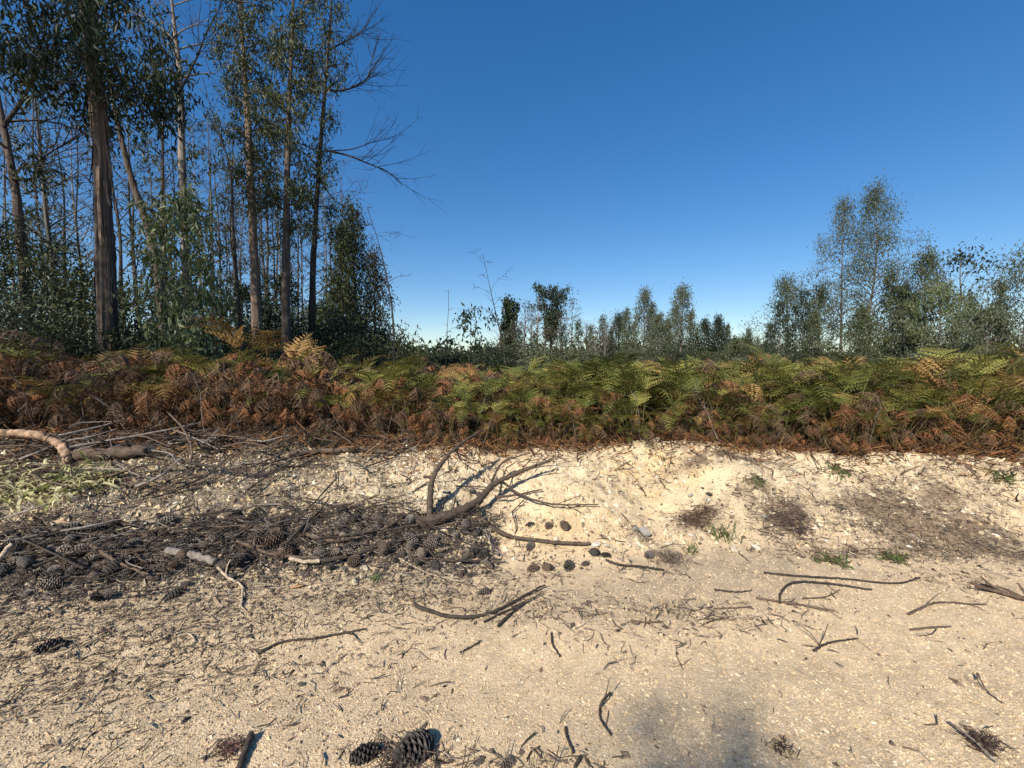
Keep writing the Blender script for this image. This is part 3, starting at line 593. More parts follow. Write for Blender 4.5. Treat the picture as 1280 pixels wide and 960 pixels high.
def pick(g, low):
    g = g-(.3 if low else 0); r = RS.random()*.8+.1
    if g > r: return 'green' if RS.random() < .5 else 'lime'
    if g > r-.22: return 'lime' if RS.random() < .45 else 'ochre'
    return 'rust' if RS.random() < .45 else 'brown'
def fern_top(x):      # height of the bracken: taller left and far right
    return (.95+.5*float(fbm(np.array([x*1.5]), np.array([2.2]), 191, 3)[0]))*(1+0*x)+.20*float(sstep(-1.5, -4, np.array(x)))+.10*float(sstep(2.5, 5, np.array(x)))-.10*math.exp(-((x+.6)/.9)**2)
nplant = 0
while nplant < 300:
    dd = RS.random()**1.25*1.5; x = RS.uniform(-7.2, 7.2); yb_ = float(brow(np.array([x]))[0]); y = yb_+.04+dd-.3*max(0., float(fbm(np.array([x*2.2]), np.array([7.7]), 195, 2)[0]))
    if abs(x) > 1.25*y+.4: continue
    if x < -1.0 and dd < .28: continue
    g = greenness(x, dd); main = pick(g, False)
    front = dd < .35; ht = fern_top(x)*(U(.4, .9) if front else U(.62, 1.2))
    e = ob('bracken_fern', None, loc=(x, y, h1(x, y)-.02)); lb_ = ('low ' if front else '')+FLAB[main]+(' at the edge ' if front else ' ')+where(x); tag(e, lb_, 'fern', main+(' edge' if front else '')+' bracken '+where(x))
    n = int(RS.integers(9, 13)); a0 = U(0, 6.28)
    for k in range(n):
        low = k >= n-5; c = pick(g, low) if (low or RS.random() < .5) else main; s = ht*(U(.7, 1.2) if not low else U(.35, .85))
        az = a0+k*2.4+U(-.5, .5)
        if front and low: az = -math.pi/2+U(-1.2, 1.2)
        tilt = U(.0, .35)+(.35 if low else 0)
        ob('frond', FR[c][int(RS.integers(0, 5))], e, loc=(U(-.04, .04), U(-.04, .04), 0), rot=(0, tilt, az) if False else (Matrix.Rotation(az, 3, 'Z') @ Matrix.Rotation(tilt, 3, 'Y')).to_euler(), scale=s)
    nplant += 1
SF = {}
for c in FC:
    SF[c] = []
    for k in range(8):
        a = Acc(); frond_geo(a, c, c in ('rust', 'brown'), RS, pairs=10, simple=True); SF[c].append((np.concatenate(a.v), [f for f in a.f], np.concatenate(a.c)))
fb = Acc()
def put(acc, tpl, Mx, sc):
    V, Fs, Cc = tpl; n0 = acc.n; acc.v.append((V*sc)@Mx[:, :3].T+Mx[:, 3]); acc.c.append(Cc*RS.uniform(.75, 1.25)); acc.n += len(V)
    for f in Fs: acc.f.append(f+n0)
for i in range(1150):
    dd = 1.1+RS.random()**1.4*9.5; x = RS.uniform(-14, 14); y = float(brow(np.array([x]))[0])+dd
    if abs(x) > 1.3*y+.5: continue
    z = h1(x, y); g = greenness(x, 1.0)+.02; ht = fern_top(x)*U(.74, 1.12)*(1+.008*dd)
    for k in range(8 if dd < 3.5 else 4):
        R_ = np.array(Matrix.Rotation(RS.uniform(0, 6.28), 3, 'Z') @ Matrix.Rotation(RS.uniform(0, .45), 3, 'Y'))
        Mm = np.concatenate([R_, np.array([[x+RS.normal(0, .08)], [y+RS.normal(0, .08)], [z]])], 1)
        put(fb, SF[pick(g, False)][int(RS.integers(0, 8))], Mm, ht*RS.uniform(.72, 1.1))
g = ob('bracken_thicket', fb.mesh('bracken_thicket', M_frond)); tag(g, 'deep thicket of mixed green and rusty bracken behind the front ferns', 'bracken', kind='stuff')
# fallen fern and leaf litter under the ferns
def under_pts(n):
    x = RS.uniform(-7, 7, n); y = brow(x)+RS.normal(.1, .28, n)-.12*sstep(0, -2, x); k = np.abs(x) < 1.3*y; return x[k], y[k]
def rust_col(x, y, n):
    pal = np.array([[.22, .09, .035], [.14, .07, .035], [.09, .055, .035], [.3, .17, .07]]); return pal[RS.integers(0, 4, n)]*RS.uniform(.7, 1.2, (n, 1))
g = ob('fern_litter', strips(9000, under_pts, .03, .22, .009, rust_col, .06, .5).mesh('fern_litter', M_frond)); tag(g, 'rusty fallen fern scraps along the brow of the bank', 'litter', kind='stuff')

# ------------------------------------------------------------------ sticks and branches placed as in the photograph
WOODC = dict(bark=(.085, .062, .046), dark=(.055, .043, .034), brown=(.12, .085, .06), grey=(.24, .2, .165), pale=(.42, .33, .23), orange=(.34, .225, .145))
def limb_mesh(acc, pts, d0, d1, c, cap=None, sides=7, knob=.11, n=None):
    q = spline([tuple(p) for p in pts], n or max(10, 7*len(pts))); L = np.linalg.norm(np.diff(q, axis=0), axis=1).sum()
    q = q+RS.normal(0, .0012+.10*d1*.5, q.shape)*np.linspace(.3, 1, len(q))[:, None]
    tube(acc, q, np.linspace(d0, d1, len(q))/2, sides, c, cap, rough=knob); return q
def stick(label, px, hs, d0, d1, c='brown', name='stick', cat='stick', cap=None, side=0, parts=None, group=None):
    """px: list of photo pixels, hs: heights above the ground at each; parts: further limbs"""
    W = [P(a, b, h) for (a, b), h in zip(px, hs)]; o = W[0].copy(); o.z = h1(o.x, o.y)
    if parts:
        e = ob(name, None, loc=o); tag(e, label, cat, group)
        a = Acc(); q = limb_mesh(a, [w-o for w in W], d0, d1, WOODC[c], cap); ob('limb', a.mesh('limb', M_wood, True), e)
        for (pp, hh, e0, e1, nm) in parts:
            a = Acc(); limb_mesh(a, [P(x, y, h)-o for (x, y), h in zip(pp, hh)], e0, e1, WOODC[c], cap); ob(nm, a.mesh(nm, M_wood, True), e)
        return e
    a = Acc(); q = limb_mesh(a, [w-o for w in W], d0, d1, WOODC[c], cap)
    for s in range(side):
        k = int(RS.integers(2, len(q)-1)); d = RS.normal(0, 1, 3); d[2] = abs(d[2])*.5; d /= np.linalg.norm(d); l = U(.04, .16)
        tube(a, np.array([q[k], q[k]+d*l*.5, q[k]+d*l+RS.normal(0, .01, 3)]), [d1*.4, d1*.35, d1*.2], 4, WOODC[c])
    o_ = ob(name, a.mesh(name, M_wood, True), loc=o); tag(o_, label, cat, group); return o_
PALECUT = (.55, .4, .24)
stick('forked dead branch with upright limb lying on the gravel slope', [(520, 655), (556, 646), (595, 628), (617, 606), (650, 590), (690, 575)], [.05, .06, .10, .16, .18, .20], .105, .022, 'bark', 'fallen_branch', 'branch', parts=[
    ([(537, 645), (538, 618), (541, 598), (556, 574), (580, 552), (605, 537)], [.04, .16, .26, .36, .42, .45], .062, .018, 'limb'),
    ([(612, 612), (618, 595), (630, 577), (660, 567)], [.14, .18, .22, .24], .034, .012, 'limb'),
    ([(596, 628), (600, 645), (618, 662), (640, 671), (690, 678), (738, 680)], [.10, .08, .05, .03, .025, .025], .032, .026, 'limb'),
    ([(630, 604), (650, 618), (690, 630), (748, 631)], [.13, .1, .06, .05], .024, .011, 'twig'),
    ([(620, 622), (650, 618), (678, 612)], [.06, .06, .06], .026, .012, 'twig'),
    ([(640, 640), (655, 625), (660, 612)], [.02, .05, .1], .012, .006, 'twig'),
    ([(570, 560), (576, 575), (592, 588)], [.4, .3, .24], .014, .007, 'twig'),
    ([(655, 588), (680, 583), (700, 582)], [.18, .17, .16], .014, .006, 'twig'),
    ([(650, 590), (664, 572), (668, 556)], [.18, .22, .28], .012, .005, 'twig'),
    ([(628, 600), (634, 585), (650, 575)], [.16, .2, .22], .016, .007, 'twig'),
    ([(640, 640), (645, 660), (643, 668)], [.06, .03, .0], .011, .006, 'twig'),
    ([(560, 570), (562, 590), (568, 600)], [.36, .26, .2], .010, .005, 'twig'),
    ([(700, 630), (718, 636), (732, 645)], [.05, .04, .02], .008, .004, 'twig'),
    ([(700, 629), (715, 624), (728, 618)], [.05, .05, .05], .007, .004, 'twig'),
    ([(590, 545), (584, 560), (588, 574)], [.43, .36, .3], .010, .005, 'twig'),
    ([(668, 583), (678, 570), (690, 562)], [.19, .23, .26], .010, .004, 'twig'),
    ([(605, 537), (612, 528), (620, 524)], [.45, .48, .49], .010, .004, 'twig'),
    ([(575, 556), (566, 545), (562, 532)], [.4, .45, .5], .010, .004, 'twig'),
    ([(575, 640), (585, 655), (584, 668)], [.08, .04, .0], .012, .006, 'twig'),
    ([(618, 607), (608, 592), (606, 578)], [.16, .22, .27], .011, .004, 'twig'),
    ([(676, 579), (700, 570), (716, 572)], [.19, .2, .19], .009, .004, 'twig'),
    ([(640, 596), (640, 612), (633, 626)], [.17, .1, .02], .010, .005, 'twig'),
    ([(541, 598), (530, 596)], [.26, .28], .03, .024, 'knot')])
cb_ = stick('thick curved pine branch with flaking orange bark', [(-30, 541), (10, 541), (45, 544), (66, 551), (80, 562), (86, 580)], [.2, .21, .2, .17, .12, .02], .075, .085, 'orange', 'curved_branch', 'branch', (.45, .3, .2)); cb_.data.materials[0] = M_flaky
stick('short cut log with pale sawn end beside the curved orange branch', [(95, 569), (140, 567), (188, 563)], [.07, .07, .07], .13, .12, 'brown', 'cut_log', 'log', PALECUT)
stick('long grey pole slanting out of the brush heap, uppermost', [(73, 545), (131, 532), (163, 523), (228, 507)], [.2, .22, .22, .24], .028, .016, 'grey', 'pole', side=2)
stick('long grey pole just above the cut log', [(87, 559), (141, 550), (223, 535), (262, 526)], [.16, .16, .16, .16], .03, .018, 'grey', 'pole', side=2)
stick('pale stick between the two long grey poles', [(84, 551), (118, 545), (146, 537)], [.18, .18, .18], .022, .016, 'grey')
stick('thin curved twig above the long grey poles', [(86, 535), (100, 529), (140, 527)], [.25, .26, .25], .014, .01, 'grey')
stick('crooked mossy branch standing out of the brush heap', [(209, 515), (224, 530), (234, 545), (240, 564), (237, 588)], [.3, .24, .18, .1, .0], .02, .018, 'brown', 'crooked_branch', 'branch', side=3)
stick('pale straight stick poking up through the rusty bracken', [(330, 532), (352, 515), (381, 491)], [.1, .2, .34], .03, .022, 'pale')
stick('slim rusty stick curving beside the pale straight one', [(363, 538), (378, 518), (386, 493)], [.05, .16, .32], .012, .008, 'brown')
stick('fallen grey log lying along the foot of the bracken', [(362, 568), (400, 564), (430, 563), (462, 563), (496, 566)], [.04, .04, .04, .04, .04], .055, .04, 'brown', 'fallen_log', 'log', side=3)
stick('cut branch stub with pale yellow sawn end on the cone heap', [(208, 688), (238, 693), (268, 702)], [.06, .07, .07], .05, .05, 'grey', 'cut_branch', 'branch', PALECUT)
stick('pale forked twig hanging down from the cone heap onto the sand', [(272, 710), (286, 723), (303, 734), (300, 760)], [.05, .03, .02, .01], .018, .014, 'pale', 'forked_twig', 'twig', parts=[([(282, 719), (284, 710), (288, 700)], [.03, .05, .07], .012, .008, 'twig'), ([(300, 756), (306, 763)], [.01, .01], .012, .006, 'twig')])
stick('pale broken stick end at the edge of the cone heap', [(-14, 712), (0, 698), (13, 682)], [.05, .08, .11], .034, .03, 'pale')
stick('dark branch sweeping along the top of the cone heap', [(380, 668), (420, 676), (474, 664), (506, 644)], [.05, .05, .06, .08], .035, .012, 'brown', 'dark_branch', 'branch', side=4)
stick('second dark branch in the cone heap under the forked branch', [(400, 702), (440, 694), (482, 680), (536, 668)], [.06, .07, .07, .06], .034, .02, 'dark', 'dark_branch', 'branch', side=4)
stick('charred branch rising from the cone heap onto the gravel', [(348, 692), (372, 664), (398, 640), (412, 622)], [.04, .08, .1, .1], .032, .01, 'dark', 'charred_branch', 'branch', side=3)
stick('long brown branch across the middle of the cone heap', [(296, 676), (330, 690), (358, 695), (400, 698)], [.09, .07, .06, .07], .026, .02, 'brown', 'brown_branch', 'branch', side=3)
stick('grey barkless stick at the end of the long brown branch', [(362, 698), (380, 702), (400, 702)], [.07, .07, .07], .026, .026, 'pale')
stick('thin arched stick over the cone heap', [(250, 684), (285, 675), (318, 655), (338, 636)], [.07, .09, .1, .08], .015, .008, 'brown')
stick('split feathered branch lying on the sand below the cone heap', [(520, 758), (566, 771), (611, 767), (655, 745), (681, 731)], [.008, .015, .015, .015, .03], .026, .012, 'dark', 'split_branch', 'branch', parts=[([(605, 778), (630, 765), (650, 757)], [.01, .012, .015], .014, .01, 'twig'), ([(622, 783), (640, 766), (660, 750)], [.01, .015, .02], .018, .01, 'twig'), ([(640, 760), (665, 748), (680, 741)], [.012, .02, .02], .012, .006, 'twig')])
stick('straight tan twig at the foot of the slope below the forked branch', [(499, 698), (536, 717), (578, 727)], [.03, .02, .02], .012, .008, 'pale', 'twig', 'twig')
stick('hooked dark stick arching on the sand right of the cones', [(975, 754), (976, 741), (990, 729), (1024, 728), (1090, 737)], [.008, .02, .02, .015, .01], .014, .01, 'dark')
stick('long thin dark stick behind the hooked one', [(955, 716), (1000, 720), (1046, 723), (1118, 729), (1150, 722)], [.012]*5, .013, .01, 'dark')
stick('curved twig under the hooked dark stick', [(1003, 748), (1032, 746), (1050, 737)], [.01]*3, .009, .007, 'brown', 'twig', 'twig')
stick('straight brown stick crossing below the hooked one', [(945, 748), (1004, 757), (1042, 764)], [.01]*3, .014, .014, 'brown')
stick('forked thin stick lying far along the sandy track', [(1136, 768), (1152, 760), (1175, 753), (1232, 756)], [.012]*4, .016, .008, 'brown', side=2)
stick('short straight stick below the forked thin one', [(1138, 787), (1160, 785), (1189, 783)], [.01]*3, .011, .009, 'brown')
stick('thick stick with a frayed bushy end on the right of the track', [(1236, 737), (1255, 742), (1290, 752)], [.02]*3, .02, .028, 'brown', side=5)
stick('bent stick alone in the middle of the sand', [(1017, 814), (1030, 806), (1045, 802), (1072, 798)], [.01]*4, .013, .008, 'dark', side=2)
stick('thin pale stalk with a curled tip', [(1222, 849), (1222, 842), (1233, 863), (1256, 881)], [.02, .03, .01, .005], .006, .005, 'brown', 'stalk', 'stalk')
stick('thin stalk across the dead needle clump', [(1186, 903), (1208, 918), (1246, 953)], [.02, .03, .02], .008, .007, 'grey', 'stalk', 'stalk')
stick('small straight twig on the sand by itself below the split branch', [(689, 792), (691, 806), (700, 821)], [.008]*3, .011, .008, 'dark', 'twig', 'twig')
stick('bow shaped dark twig lying on open sand', [(763, 866), (753, 878), (750, 897), (764, 919)], [.008]*4, .012, .009, 'dark', 'twig', 'twig', side=1)
stick('short dark wavy twig beside the bow shaped one', [(707, 909), (709, 922), (717, 942)], [.008]*3, .011, .009, 'dark', 'twig', 'twig')
stick('stubby black twig near the big cones', [(726, 947), (718, 960)], [.01, .01], .014, .012, 'dark', 'twig', 'twig')
stick('charred thick stick end standing at an angle on the sand', [(315, 918), (308, 935), (296, 968)], [.02, .015, .01], .026, .022, 'dark')
stick('short stick lying flat between sand and litter', [(892, 761), (915, 760), (940, 759)], [.008]*3, .01, .008, 'brown')
stick('small stick aslant near the short flat one', [(880, 780), (896, 775), (911, 772)], [.008]*3, .01, .007, 'brown')
stick('thin stick at the foot of the slope beside green weeds', [(893, 737), (920, 740), (940, 738)], [.01]*3, .011, .008, 'dark')
stick('curled white root on the sandy litter', [(222, 795), (236, 793), (243, 801), (238, 808)], [.012, .014, .012, .008], .010, .007, 'pale', 'curled_root', 'root')
stick('long thin stick across the litter below the cone heap', [(322, 818), (352, 803), (400, 797), (458, 785)], [.01]*4, .013, .01, 'dark', side=2)
stick('short stick with a fork lying near the small straight twig', [(575, 816), (590, 808), (601, 801)], [.008]*3, .009, .007, 'dark')
stick('flat stick with tiny branch among the fine litter', [(788, 776), (808, 778), (829, 777)], [.01]*3, .012, .01, 'brown', side=1)
stick('long root-like stick through the weeds at the slope foot', [(757, 700), (775, 706), (800, 708), (830, 712)], [.02]*4, .016, .012, 'dark', side=2)
for k, (a, b, l) in enumerate([(40, 560, 60), (10, 520, 90), (250, 545, 80), (290, 540, 70), (310, 560, 60), (180, 590, 70), (270, 585, 70), (230, 605, 60), (120, 655, 90), (60, 690, 100), (150, 700, 80), (30, 640, 70), (330, 600, 50), (420, 545, 50), (300, 520, 60), (200, 550, 80), (345, 555, 70)]+[(20+i*15, 520+(i*37) % 75, 50+(i*13) % 45) for i in range(24)]):
    an = U(-.5, .6); q = [(a-l/2*math.cos(an), b+l/2*math.sin(an)), (a+U(-6, 6), b+U(-7, 7)), (a+l/2*math.cos(an), b-l/2*math.sin(an))]
    stick('dark tangled branch in the brush heap before the left bracken', q, [U(.03, .12), U(.06, .18), U(.05, .2)], U(.014, .03), U(.008, .014), ['dark', 'brown', 'grey'][k % 3], 'brush_branch', 'branch', group='tangled brush branches', side=4)
# loose twig shapes shared by many sticks
TW = []
for k in range(14):
    a = Acc(); cv = RS.normal(0, .14); pts = [(-.5, cv*.4, .01), (-.22, U(-.06, .06), U(.01, .06)), (.05, -cv*.7+U(-.05, .05), U(.01, .06)), (.28, U(-.08, .08), .03), (.5, cv+U(-.08, .08), U(.01, .08))]
    c = WOODC[['dark', 'brown', 'dark', 'grey', 'bark', 'dark'][k % 6]]; q = spline(pts, 16); tube(a, q, np.linspace(.022, .007, 16)*U(.7, 1.2), 5, c, rough=.16)
    for s_ in range(int(RS.integers(2, 7))):
        m = int(RS.integers(2, 15)); d = np.array([U(.2, 1), RS.choice([-1, 1])*U(.4, 1), U(-.1, .6)]); d /= np.linalg.norm(d); l = U(.08, .32); e1 = q[m]+d*l*.5+RS.normal(0, .02, 3); e2 = q[m]+d*l+RS.normal(0, .04, 3)
        tube(a, np.array([q[m], e1, e2]), [.009, .007, .003], 4, c)
        if l > .18: tube(a, np.array([e1, e1+np.array([d[1], d[0], .3])*l*.3, e1+np.array([d[1], d[0]*.6, .3])*l*.5]), [.005, .004, .002], 3, c)
    TW.append(a.mesh('twig', M_wood, True))
def lay(me, name, x, y, s, rz, label, cat, group, lift=0, thick=1.0, tip=0):
    n = nrm(x, y); q = Vector((0, 0, 1)).rotation_difference(n) @ Quaternion((0, 0, 1), rz) @ Quaternion((0, 1, 0), tip)
    o = ob(name, me, loc=Vector((x, y, h1(x, y)+lift)), rot=q, scale=(s, s*thick, s*thick)); tag(o, label, cat, group); return o
def sz(x): return 'between cut log and wilted leaves' if x < -3.3 else 'below the long grey poles' if x < -2.2 else 'below the fallen grey log' if x < -1.1 else 'beside the upright limb of the forked branch'
def cz(x): return 'near the wilted leaves' if x < -2.9 else 'around the cut branch stub' if x < -1.75 else 'under the long brown branch' if x < -1.05 else 'at the end under the forked branch'
def pile_xy():
    while True:
        x = -U(.15, 4.2); f = float(foot(np.array([x]))[0]); y = f+.28+RS.normal(0, .145 if x > -2 else .19)
        if abs(x) < 1.24*y and RS.random() < (.35+.65*min(1, -x/1.2)): return x, y
for k in range(190):
    x, y = pile_xy(); lay(TW[int(RS.integers(0, 14))], 'stick', x, y+U(-.05, .32), U(.15, .6), RS.normal(.25, .55)+RS.choice([0, math.pi]), 'dead stick in the cone heap '+cz(x), 'stick', 'heap sticks '+cz(x), U(.01, .09), U(.5, 1.0), RS.normal(0, .08))
for k in range(190):
    x = -4.9*RS.random()**.6-.2; f = float(foot(np.array([x]))[0]); b = float(brow(np.array([x]))[0]); y = f+(b-f)*U(.5, 1.15)
    if abs(x) > 1.24*y: continue
    lay(TW[int(RS.integers(0, 14))], 'stick', x, y, U(.3, .9), RS.normal(.15, .5), 'dead stick on the slope '+sz(x), 'stick', 'slope sticks '+sz(x), U(.005, .05), U(.4, .9), RS.normal(0, .1))
for k in range(34):
    y = U(2.0, 3.2); x = U(-1.2, 1.2)*y
    lay(TW[int(RS.integers(0, 14))], 'twig', x, y, U(.05, .2), U(0, 6.28), 'tiny dry twig lying on the sandy track', 'twig', 'tiny twigs on the track', .002, U(.6, 1.1))
for k in range(60):
    x = U(.6, 5.0); f = float(foot(np.array([x]))[0]); b = float(brow(np.array([x]))[0]); y = f+(b-f)*U(-.05, 1.05)
    if abs(x) > 1.24*y: continue
    lay(TW[int(RS.integers(0, 14))], 'twig', x, y, U(.08, .3), U(0, 6.28), 'thin dry twig on the pale gravel bank', 'twig', 'twigs on the gravel bank', .003, U(.5, .9))

for k in range(64):
    x = U(-5.6, 5.4); y = float(brow(np.array([x]))[0])+U(-.12, .3)
    if abs(x) > 1.22*y: continue
    l = U(.3, .85); el = U(.55, 1.45); az = U(0, 6.28); d = Vector((math.cos(el)*math.cos(az), math.cos(el)*math.sin(az), math.sin(el)))
    o = ob('dry_stalk', TW[[1, 3, 4, 7, 9, 10][k % 6]], loc=Vector((x, y, h1(x, y)-.02))+d*l*.5, rot=Vector((1, 0, 0)).rotation_difference(d), scale=(l, l*.42, l*.42)); tag(o, 'thin dry stalk sticking up at the bracken edge '+where(x), 'stalk', 'dry stalks '+where(x))

# ------------------------------------------------------------------ pine cones
def cone_mesh(openness, tone, k):
    a = Acc(); n = 74; ga = 2.39996
    prof = lambda t: .5*(math.sin(math.pi*min(1, .12+t*.86))**.75)*(1-.25*t)
    core = [(0, 0, -.92+1.84*t) for t in np.linspace(0, 1, 8)]
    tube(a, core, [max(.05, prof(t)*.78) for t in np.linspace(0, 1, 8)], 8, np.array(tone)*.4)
    for i in range(n):
        t = (i+.5)/n; z = -.9+1.78*t; r = prof(t); th = i*ga; s = .20*(1-.35*t)*(.55+.9*math.sin(math.pi*min(1, t+.15)))+.035
        er = np.array([math.cos(th), math.sin(th), 0]); et = np.array([-math.sin(th), math.cos(th), 0]); ez = np.array([0, 0, 1.])
        o_ = openness*U(.7, 1.3); tip = er*(r+.06+.20*o_)+ez*(z+.10)
        p = [er*r*.7+et*s*.8+ez*(z-.02), er*r*.7-et*s*.8+ez*(z-.02), tip-et*s+ez*.0, tip+et*s, tip+er*.05+ez*.05, tip-er*.03+ez*.13]
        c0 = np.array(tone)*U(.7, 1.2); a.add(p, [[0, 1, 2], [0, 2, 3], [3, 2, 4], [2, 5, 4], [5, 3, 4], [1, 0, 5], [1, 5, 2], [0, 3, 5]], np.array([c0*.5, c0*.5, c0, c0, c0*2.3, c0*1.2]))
    return a.mesh('pine_cone', M_cone)
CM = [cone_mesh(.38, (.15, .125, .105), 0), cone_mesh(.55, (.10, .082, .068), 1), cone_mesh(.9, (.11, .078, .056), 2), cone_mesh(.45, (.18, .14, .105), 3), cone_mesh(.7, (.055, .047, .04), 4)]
def cone(x, y, ln, label, group=None, k=None, lift=.02, rot=None):
    k = int(RS.integers(0, 5)) if k is None else k; s = ln/2
    o = ob('pine_cone', CM[k], loc=(x, y, h1(x, y)+s*.42+lift-.02), rot=rot or (math.pi/2+RS.normal(0, .35), RS.normal(0, .3), U(0, 6.28)), scale=(s*U(.85, 1.05), s*U(.85, 1.05), s)); tag(o, label, 'pine cone', group)
for k in range(205):
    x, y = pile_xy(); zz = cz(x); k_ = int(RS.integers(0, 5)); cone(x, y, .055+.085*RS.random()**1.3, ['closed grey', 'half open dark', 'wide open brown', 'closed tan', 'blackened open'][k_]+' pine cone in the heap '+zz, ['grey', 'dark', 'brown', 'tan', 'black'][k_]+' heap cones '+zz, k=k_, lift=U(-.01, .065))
for (a, b, l, lab) in [(663, 684, .11, 'pine cone touching the underside of the lowest forked limb'), (590, 664, .10, 'pine cone pair member on sand under the forked branch'), (602, 666, .10, 'pine cone pair member on sand under the forked branch'),
    (605, 698, .13, 'open dark pine cone at the end of the cone heap'), (666, 713, .11, 'brown pine cone with a twig standing behind it'), (684, 711, .11, 'brown pine cone beside the one with a standing twig'), (711, 710, .12, 'black open pine cone alone in a row on sand'), (731, 706, .08, 'small shrivelled pine cone at the end of the row'),
    (742, 692, .11, 'black pine cone beside white stone chips'), (756, 695, .09, 'small grey cone leaning on the black one by the stone chips'), (663, 657, .09, 'black scorched cone above the lowest forked limb'), (686, 658, .10, 'brown cone above the lowest forked limb'), (706, 659, .12, 'brown cone with thin twig above the lowest forked limb'),
    (812, 695, .12, 'striped open pine cone by the weeds at the slope foot'), (886, 618, .07, 'small black cone alone high on the ochre bank'), (1041, 632, .06, 'tiny dark cone alone on the pale bank'), (66, 811, .15, 'long dark pine cone half sunk in the sand, alone'),
    (455, 948, .12, 'black pine cone beside the large scaly one'), (518, 943, .17, 'large scaly pine cone in dark crumbs on the sand'), (635, 955, .08, 'broken cone scrap on the sand edge'), (600, 952, .06, 'small broken cone scrap'), (318, 650, .13, 'dark cone upright on the gravel above the heap'), (296, 646, .12, 'dark cone leaning beside the upright one above the heap'),
    (575, 712, .1, 'pine cone next to a pale round stone at heap end'), (590, 720, .09, 'small cone hanging at the lowest edge of heap end'), (600, 620, .10, 'cone lodged under the main forked limb'), (590, 614, .09, 'second cone lodged under the main forked limb'), (605, 742, .1, 'ragged cone scraps on the sand below heap end')]:
    p = P(a, b); cone(p.x, p.y, l, lab, 'cone pair under the branch' if 'pair member' in lab else None, k=4 if 'black' in lab or 'dark' in lab else 2 if 'brown' in lab else 1, lift=.0 if 'sunk' not in lab else -.02)
# dead needle clumps
def needle_clump(label, px, py, r, n, c):
    p = P(px, py); a = Acc()
    for k in range(n):
        az = U(0, 6.28); q = np.array([RS.normal(0, r*.4), RS.normal(0, r*.3), 0]); q[2] = h1(p.x+q[0], p.y+q[1])-p.z+abs(RS.normal(0, r*.14))+.004; l = r*U(.2, .7)
        d = np.array([math.cos(az), math.sin(az), RS.normal(0, .25)]); b = np.array([-math.sin(az), math.cos(az), .3])*RS.normal(0, .25)*l
        rr_ = .0016*U(.5, 1.5); tube(a, np.array([q-d*l*.5, q+b, q+d*l*.5]), [rr_, rr_, rr_*.5], 3, np.array(c)*U(.6, 1.5), closed=False)
    o = ob('needle_clump', a.mesh('needle_clump', M_wood), loc=(p.x, p.y, p.z)); tag(o, label, 'needle clump')
needle_clump('dark clump of dead needles under a thin stalk', 1228, 932, .09, 130, (.07, .045, .035))
needle_clump('dark bushy scrap at the tip of the thick stick', 1231, 736, .08, 80, (.08, .05, .04))
needle_clump('dark scraps in the soft tree shade on the sand', 975, 938, .07, 60, (.05, .035, .03))
needle_clump('crumbly dark bark heap around the large scaly cone', 505, 950, .13, 120, (.06, .04, .035))
needle_clump('brown wiry dead weed on the ochre bank', 872, 650, .2, 190, (.10, .06, .04))
needle_clump('dark wiry dead weed mat on the bank', 985, 655, .3, 220, (.09, .06, .05))
needle_clump('grey wiry dead weed beside the striped cone', 838, 700, .15, 200, (.16, .12, .09))
needle_clump('reddish scraps beside the charred thick stick end', 287, 938, .07, 90, (.12, .06, .05))
# ------------------------------------------------------------------ stones
SM = []
def ico():
    import bmesh
    bm = bmesh.new(); bmesh.ops.create_icosphere(bm, subdivisions=2, radius=1); V = np.array([v.co[:] for v in bm.verts]); F = np.array([[v.index for v in f.verts] for f in bm.faces]); bm.free(); return V, F
IV, IF = ico()
for k in range(6):
    V = IV.copy()
    for q in range(14):
        d = RS.normal(0, 1, 3); d /= np.linalg.norm(d); h = U(.4, .75); s = V@d; V -= np.clip(s-h, 0, None)[:, None]*d
    V += RS.normal(0, .02, V.shape)
    V *= np.array([1.15, .85, .65]); a = Acc(); a.add(V, IF, np.array([(.62, .53, .37), (.68, .62, .5), (.48, .38, .25), (.66, .55, .33), (.34, .31, .27), (.56, .46, .31)][k])); SM.append(a.mesh('stone', M_stone))
def stone(x, y, s, label, group=None, k=None):
    k = int(RS.integers(0, 6)) if k is None else k
    o = ob('stone', SM[k], loc=(x, y, h1(x, y)+s*.22), rot=(RS.normal(0, .25), RS.normal(0, .25), U(0, 6.28)), scale=s); tag(o, label, 'stone', group)
for (a, b, s, k, lab) in [(945, 686, .048, 1, 'white round stone at the slope foot beside green weeds'), (918, 690, .05, 0, 'cream stone next to the white round one'), (466, 622, .065, 3, 'yellowish stone on the gravel above the cone heap'), (743, 683, .05, 1, 'white stone chip touching the black cone'), (757, 684, .035, 1, 'small white stone chip near the black cone'),
    (433, 641, .04, 0, 'cream stone on gravel left of the yellowish one'), (224, 733, .03, 1, 'white pebble at the foot of the cone heap'), (254, 722, .03, 0, 'cream pebble beside the cut branch stub'), (442, 730, .05, 3, 'yellow cream stone below the cone heap'), (456, 712, .045, 0, 'pale stone wedged at the heap edge'), (573, 705, .04, 1, 'pale round stone at the end of the cone heap'), (235, 661, .04, 0, 'cream stone lying above the heap of cones'), (806, 668, .07, 4, 'grey ashy chunk on the ochre bank'), (795, 664, .05, 4, 'smaller grey ashy chunk on the ochre bank'), (820, 552, .07, 0, 'pale rock on the brow of the bank'), (1000, 560, .08, 1, 'pale flat rock on the brow under the bracken')]:
    p = P(a, b); stone(p.x, p.y, s, lab, None, k)
def wz(x): return 'over the cone heap' if x < -1 else 'around the forked branch' if x < .6 else 'in the ochre scoop' if x < 2 else 'around the wiry dead weeds' if x < 3.2 else 'on its stained low end'
